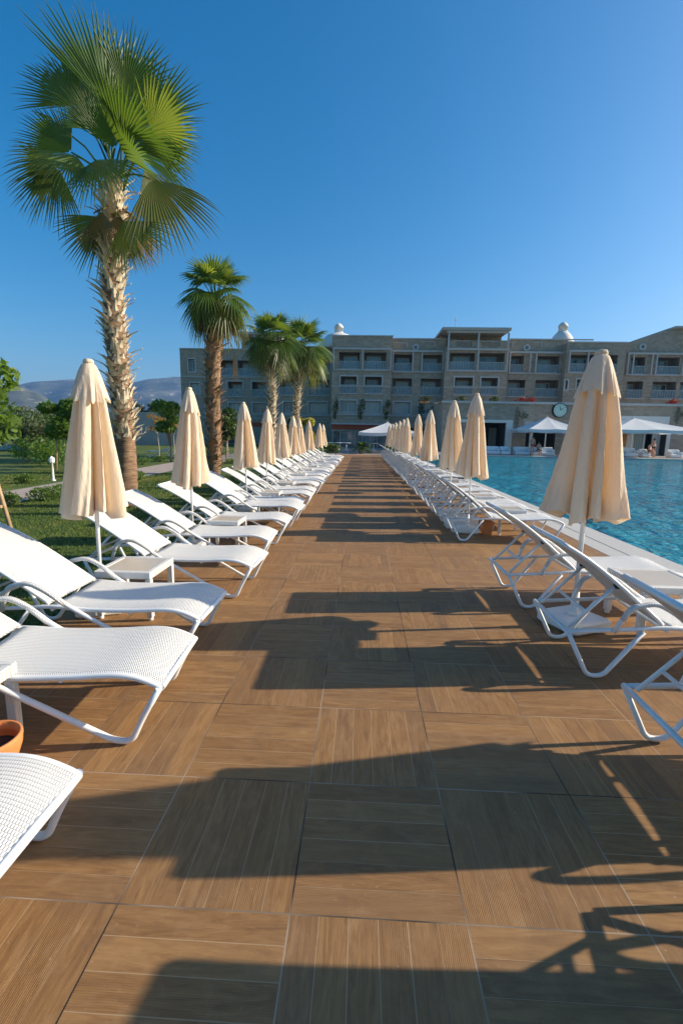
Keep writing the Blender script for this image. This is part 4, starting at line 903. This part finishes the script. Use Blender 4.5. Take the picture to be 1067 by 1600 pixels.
# open white square parasols
def open_parasol(u,v_top,u0,u1,v_edge,Y,label,tilt=0):
    top=at(u,v_top,Y); l=at(u0,v_edge,Y); r_=at(u1,v_edge,Y); W=(r_.x-l.x)/2; cx=(r_.x+l.x)/2; ze=(l.z+r_.z)/2; root=empty('open_parasol',(cx,Y,.06)); H=top.z-.06; e=ze-.06
    m_=MB(); N=8; corners=[(-1,-1),(0,-1.0),(1,-1),(1.0,0),(1,1),(0,1.0),(-1,1),(-1.0,0)]
    rows=[]
    for t_,zz in ((.10,H-.12),(.4,e+(H-.12-e)*.62),(.75,e+(H-e)*.22),(1,e)):
        row=[]
        for i in range(8):
            for s in range(4):
                a=corners[i]; b2=corners[(i+1)%8]; f=s/4; px=a[0]*(1-f)+b2[0]*f; py=a[1]*(1-f)+b2[1]*f
                sag=.06*abs(sin(PI*(i%2+f)/1))*(t_)
                row.append((px*W*t_,py*W*t_,zz-sag))
        rows.append(row)
    rows.append([(x*1.0,y*1.0,z-.28) for x,y,z in rows[-1]])
    m_.grid(rows,closed=True,smooth=False); m_.build('canopy',M['canvas_white'],root)
    m_=MB(); m_.grid([[(sx*w_,sy*w_,z) for sx,sy in ((-1,-1),(1,-1),(1,1),(-1,1))] for w_,z in ((.30,H-.14),(.12,H-.02),(.02,H+.02))],closed=True,smooth=False); m_.tube([(0,0,H),(0,0,H+.15)],.03,6); m_.build('vent',M['canvas_white'],root)
    m_=MB(); m_.tube([(0,0,0),(0,0,H)],.06,8); m_.build('pole',M['white'],root)
    for k in range(4):
        a=PI/4+k*PI/2; m_=MB(); m_.tube([(.0,0,H-.2),(W*1.38*cos(a),W*1.38*sin(a),e+.0)],.025,5); m_.build('rib',M['white'],root)
    m_=MB(); m_.box((-.4,-.4,0),(.4,.4,.12),bev=.02); m_.build('base',M['concrete'],root)
    tag(root,label,'parasol','open white parasols across the pool'); return root
open_parasol(853,652,812,894,671,43.6,'open white square parasol across the pool below the clock')
open_parasol(975,653,925,1052,672,43.2,'open white square parasol across the pool right of the big closed parasol')
open_parasol(600,660,560,650,676,42.5,'open white parasol in shade beyond the deck end, behind the right row')
# white canopy frame beside the parasol
root=empty('gazebo_frame',(0,0,0)); p=at(795,671,45.2)
m_=MB(); xa,xb=at(797,671,45.2).x,at(826,671,45.2).x; m_.box((xa,44.2,p.z-.15),(xb+.2,45.6,p.z)); m_.build('beam',M['whitewall'],root); m_=MB(); m_.box((xb-.15,44.3,.06),(xb+.1,44.55,p.z-.152)); m_.build('post',M['whitewall'],root); tag(root,'white beam on a post between the portal and the open parasol','frame')
# draped white sofas along the pool edge
for i,(u0,u1,v) in enumerate([(757,781,705),(782,797,703),(804,828,703),(829,841,707),(842,866,704),(976,996,702),(1003,1016,709),(1047,1067,710)]):
    a=at(u0,712,41.9).x; b_=at(u1,712,41.9).x; z=at((u0+u1)/2,v,41.9).z; W=b_-a; root=empty('poolside_sofa',((a+b_)/2,42.3,.06))
    m_=MB(); m_.box((-W/2,-.4,.0),(W/2,.4,max(.3,(z-.06)*.55)),bev=.06); m_.build('seat',M['cushion'],root)
    m_=MB(); q=max(.3,(z-.06)*.55); m_.box((-W/2,.18,q+.004),(W/2,.42,q+.42),bev=.06); m_.build('backrest',M['cushion'],root)
    for s in (-1,1): m_=MB(); m_.box((s*W/2-(.18 if s>0 else 0),-.4,q+.004),(s*W/2+(0 if s>0 else .18),.176,q+.22),bev=.05); m_.build('armrest',M['cushion'],root)
    tag(root,'%s low white sofa from the left along the far pool edge'%ORD[i],'sofa','white sofas along the far pool edge')
# bathers (tiny, far side)
def person(x,y,z,pose,label,cloth,rz=0):
    root=bpy.data.meshes.new('person'); P=[(0,0,.92),(0,0,1.15),(0,0,1.38),(0,0,1.47),(0,.0,1.56),(0,0,1.68)]
    if pose=='stand':
        V=[(0,0,.92),(0,0,1.15),(0,0,1.38),(0,0,1.47),(0,-.01,1.57),(0,0,1.67),(.17,0,1.40),(.22,0,1.12),(.23,-.08,.88),(-.17,0,1.40),(-.24,0,1.13),(-.20,-.12,.92),(.09,0,.88),(.10,-.02,.48),(.10,.02,.06),(.10,-.12,.03),(-.09,0,.88),(-.10,-.03,.48),(-.10,.02,.06),(-.10,-.12,.03)]
    else:
        V=[(0,0,.50),(0,.03,.72),(0,.04,.95),(0,.03,1.04),(0,.0,1.13),(0,0,1.23),(.17,.04,.97),(.22,0,.72),(.16,-.22,.62),(-.17,.04,.97),(-.23,0,.72),(-.16,-.22,.62),(.09,-.04,.48),(.11,-.42,.50),(.11,-.44,.08),(.11,-.56,.03),(-.09,-.04,.48),(-.11,-.42,.50),(-.11,-.44,.08),(-.11,-.56,.03)]
    E=[(0,1),(1,2),(2,3),(3,4),(4,5),(2,6),(6,7),(7,8),(2,9),(9,10),(10,11),(0,12),(12,13),(13,14),(14,15),(0,16),(16,17),(17,18),(18,19)]
    rad=[.13,.115,.125,.05,.085,.07,.055,.04,.028,.055,.04,.028,.085,.06,.038,.03,.085,.06,.038,.03]
    root.from_pydata(V,E,[]); o=bpy.data.objects.new('person',root); col.objects.link(o); root.materials.append(M['skin'])
    sk=o.modifiers.new('skin','SKIN'); 
    if not root.skin_vertices: root.attributes.new  # noqa
    return o,rad
def person_mesh(x,y,z,pose,label,cloth,rz=0):
    # continuous body grown with the skin modifier, evaluated once
    o,rad=person(x,y,z,pose,label,cloth,rz)
    bpy.context.view_layer.objects.active=o
    sv=o.data.skin_vertices
    if len(sv)==0:
        o.modifiers.clear(); o.select_set(True); bpy.ops.object.modifier_add(type='SKIN'); sv=o.data.skin_vertices
    for i,r_ in enumerate(rad): sv[0].data[i].radius=(r_,r_)
    sv[0].data[0].use_root=True
    o.modifiers.new('sub','SUBSURF').levels=1; o.modifiers['sub'].render_levels=1
    dg=bpy.context.evaluated_depsgraph_get(); me=bpy.data.meshes.new_from_object(o.evaluated_get(dg)); me.materials.clear(); me.materials.append(M['skin'])
    bpy.data.objects.remove(o); b=bpy.data.objects.new('person',me); col.objects.link(b); b.location=(x,y,z); b.rotation_euler=(0,0,rz); tag(b,label,'person')
    h=MB(); hz=1.60 if pose=='stand' else 1.16; h.lathe([(.10,hz-.02),(.105,hz+.03),(.08,hz+.09),(.02,hz+.13)],(0,.02,0),12); ho=h.build('hair',M['darkhair'],b)
    s=MB(); 
    if pose=='stand': s.lathe([(.155,.80),(.16,.92),(.145,1.0)],n=14,cap=False)
    else: s.lathe([(.17,.42),(.165,.52),(.15,.6)],n=14,cap=False)
    s.build('swimwear',cloth,b); return b
try:
    p=at(830,716,41.7); person_mesh(p.x,41.75,.06,'stand','person in red swimwear standing by the far pool edge under the open parasol',M['redcloth'])
    p=at(840,716,41.9); person_mesh(p.x,41.9,.0,'sit','person with dark hair sitting on the far pool edge sofa under the open parasol',M['darkcloth'])
    p=at(1019,712,42.4); person_mesh(p.x,42.4,.06,'stand','person standing before the white doorway across the pool',M['darkcloth'],.5)
    p=at(1007,712,42.6); person_mesh(p.x,42.0,.1,'sit','person sitting on a white sofa left of the white doorway across the pool',M['redcloth'],.5)
except Exception as ex: print('person failed',ex)
# ------------------------------------------------------------------ beyond the deck end
p=at(565,712,38.2); root=empty('cycad',(p.x,38.6,.0)); m_=MB(); rg=random.Random(4)
m_.tube([(0,0,0),(0,0,.5)],[.22,.18],10); m_.build('trunk',M['bark'],root); m_=MB()
for k in range(46):
    a=k*2.4; el=R(rg.uniform(5,75)); L=rg.uniform(.9,1.35); pp=Vector((0,0,.5)); d=Vector((cos(a)*cos(el),sin(a)*cos(el),sin(el))); side=Vector((-sin(a),cos(a),0)); pts=[]
    for j in range(9): t_=j/8; pts.append(pp+d*L*t_+Vector((0,0,-.55*L*t_*t_)))
    for j in range(1,9):
        for s in (-1,1):
            w_=.28*sin(PI*(.15+.8*j/9)); b0=pts[j-1]; b1=pts[j]; m_.face([b0,b1,b1+side*s*w_+d*.1+Vector((0,0,-.05))])
m_.build('fronds',M['leaf_dark'],root); tag(root,'low dark spreading cycad at the far end of the deck','plant')
shrub(-2.1,37.6,.8,1.0,'dark bush beyond the last left loungers at the deck end',M['leaf_dark'],201,700,.09,'bushes beyond the deck end')
shrub(2.6,37.4,.6,.9,'dark bush beyond the last right loungers at the deck end',M['leaf_dark'],202,500,.09,'bushes beyond the deck end')
# pale table sets behind
for i,u in enumerate((515,528,541,584,606)):
    p=at(u,700,46); root=empty('cafe_table',(p.x,46,.06)); m_=MB(); m_.lathe([(.45,.70),(.45,.74)],n=20); m_.build('tabletop',M['cushion'],root); m_=MB(); m_.lathe([(.25,.0),(.22,.03),(.035,.05),(.035,.70)],n=12); m_.build('pedestal',M['white'],root); tag(root,'%s white cafe table from the left in front of the hotel terrace'%ORD[i],'table','cafe tables before the hotel')
p0=at(520,676,55); p1=at(600,712,55); root=empty('glass_screen',(0,55.2,.06)); m_=MB(); xa,xb=p0.x,p1.x
for k in range(8): x=xa+(xb-xa)*k/7; m_.box((x-.04,-.04,0),(x+.04,.04,1.98))
m_.build('frame',M['trim'],root)
for k in range(7): m_=MB(); x=xa+(xb-xa)*k/7; m_.box((x+.06,-.015,.05),(x+(xb-xa)/7-.06,.015,1.9)); m_.build('pane',M['glass'],root)
tag(root,'glazed screen under the orange fascia at the hotel ground floor','screen')
# ------------------------------------------------------------------ mountains
def ridge(name,D,prof,seed,zbase,rough):
    rg=random.Random(seed); m_=MB(); rows=[]
    us=[p[0] for p in prof]
    def f(u):
        for i in range(len(prof)-1):
            if prof[i][0]<=u<=prof[i+1][0]:
                t_=(u-prof[i][0])/(prof[i+1][0]-prof[i][0]); t_=t_*t_*(3-2*t_); return prof[i][1]*(1-t_)+prof[i+1][1]*t_
        return prof[-1][1]
    NU=170; NV=34; ks=[(rg.uniform(.02,.12),rg.uniform(0,6),rg.uniform(.4,1)) for _ in range(7)]
    u0,u1=prof[0][0],prof[-1][0]
    from mathutils import noise as mn
    for j in range(NV+1):
        v_=j/NV; row=[]
        for i in range(NU+1):
            u=u0+(u1-u0)*i/NU; Yd=D*(.72+.28*v_); p=at(u,f(u),D); x=(p.x-CX)*(Yd/D)+CX
            h=(p.z)*(v_**.9)
            h+=rough*D*(mn.fractal(Vector((x*.0035,Yd*.0035,seed)),.85,2.1,7))*(sin(PI*min(1,v_))+.10)*(.4+.6*v_)
            row.append((x,Yd,max(-3,h)))
        rows.append(row)
    rows.append([(x,y+D*.2,-5) for x,y,z in rows[-1]]); m_.grid(rows,smooth=True); return tag(m_.build(name,M['rock']),kind='structure')
ridge('mountains',2900,[(-700,640),(-300,610),(-60,606),(20,603),(60,596),(120,592),(170,597),(205,598),(240,592),(275,589),(330,588),(420,600),(520,640),(700,660)],3,0,.020)
ridge('hills',1500,[(-700,630),(-250,606),(-80,612),(0,601),(30,602),(55,612),(85,634),(110,650),(160,662),(260,668),(400,672)],8,0,.016)
# ------------------------------------------------------------------ haze
m_=MB(); m_.box((-2600,-60,-6),(2400,3560,420)); hz=m_.build('haze',None)
hm=bpy.data.materials.new('haze_air'); hm.use_nodes=True; nt=hm.node_tree; nt.nodes.clear(); o_=nt.nodes.new('ShaderNodeOutputMaterial'); pv=nt.nodes.new('ShaderNodeVolumePrincipled'); pv.inputs['Color'].default_value=(.24,.50,1.0,1); pv.inputs['Density'].default_value=.00017; pv.inputs['Anisotropy'].default_value=.2
nt.links.new(pv.outputs[0],o_.inputs['Volume']); hz.data.materials.clear(); hz.data.materials.append(hm); hz['kind']='stuff'
# ------------------------------------------------------------------ light
az=R(9.5); el=R(25)
sd=Vector((cos(az)*cos(el),sin(az)*cos(el),sin(el)))
sun=bpy.data.lights.new('sun','SUN'); sun.energy=5.0; sun.angle=R(.6); sun.color=(1.0,.88,.68); so=bpy.data.objects.new('sun',sun); col.objects.link(so); so.rotation_euler=sd.to_track_quat('Z','Y').to_euler()
W=bpy.data.worlds.new('World'); S.world=W; W.use_nodes=True; nt=W.node_tree; nt.nodes.clear(); o_=nt.nodes.new('ShaderNodeOutputWorld'); bg=nt.nodes.new('ShaderNodeBackground'); sk=nt.nodes.new('ShaderNodeTexSky')
sk.sky_type='NISHITA'; sk.sun_disc=False; sk.sun_elevation=el; sk.sun_rotation=PI/2-az; sk.altitude=0; sk.air_density=1.0; sk.dust_density=1.9; sk.ozone_density=3.6
hs=nt.nodes.new('ShaderNodeHueSaturation'); hs.inputs['Saturation'].default_value=1.42; hs.inputs['Hue'].default_value=.493; nt.links.new(sk.outputs[0],hs.inputs['Color']); nt.links.new(hs.outputs[0],bg.inputs[0]); nt.links.new(bg.outputs[0],o_.inputs[0]); bg.inputs[1].default_value=.11
S.view_settings.view_transform='Standard'; S.view_settings.look='None'; S.view_settings.exposure=.66; S.view_settings.gamma=1
S.cycles.max_bounces=8; S.cycles.transparent_max_bounces=12; S.cycles.volume_bounces=0
print('objects',len(bpy.data.objects))
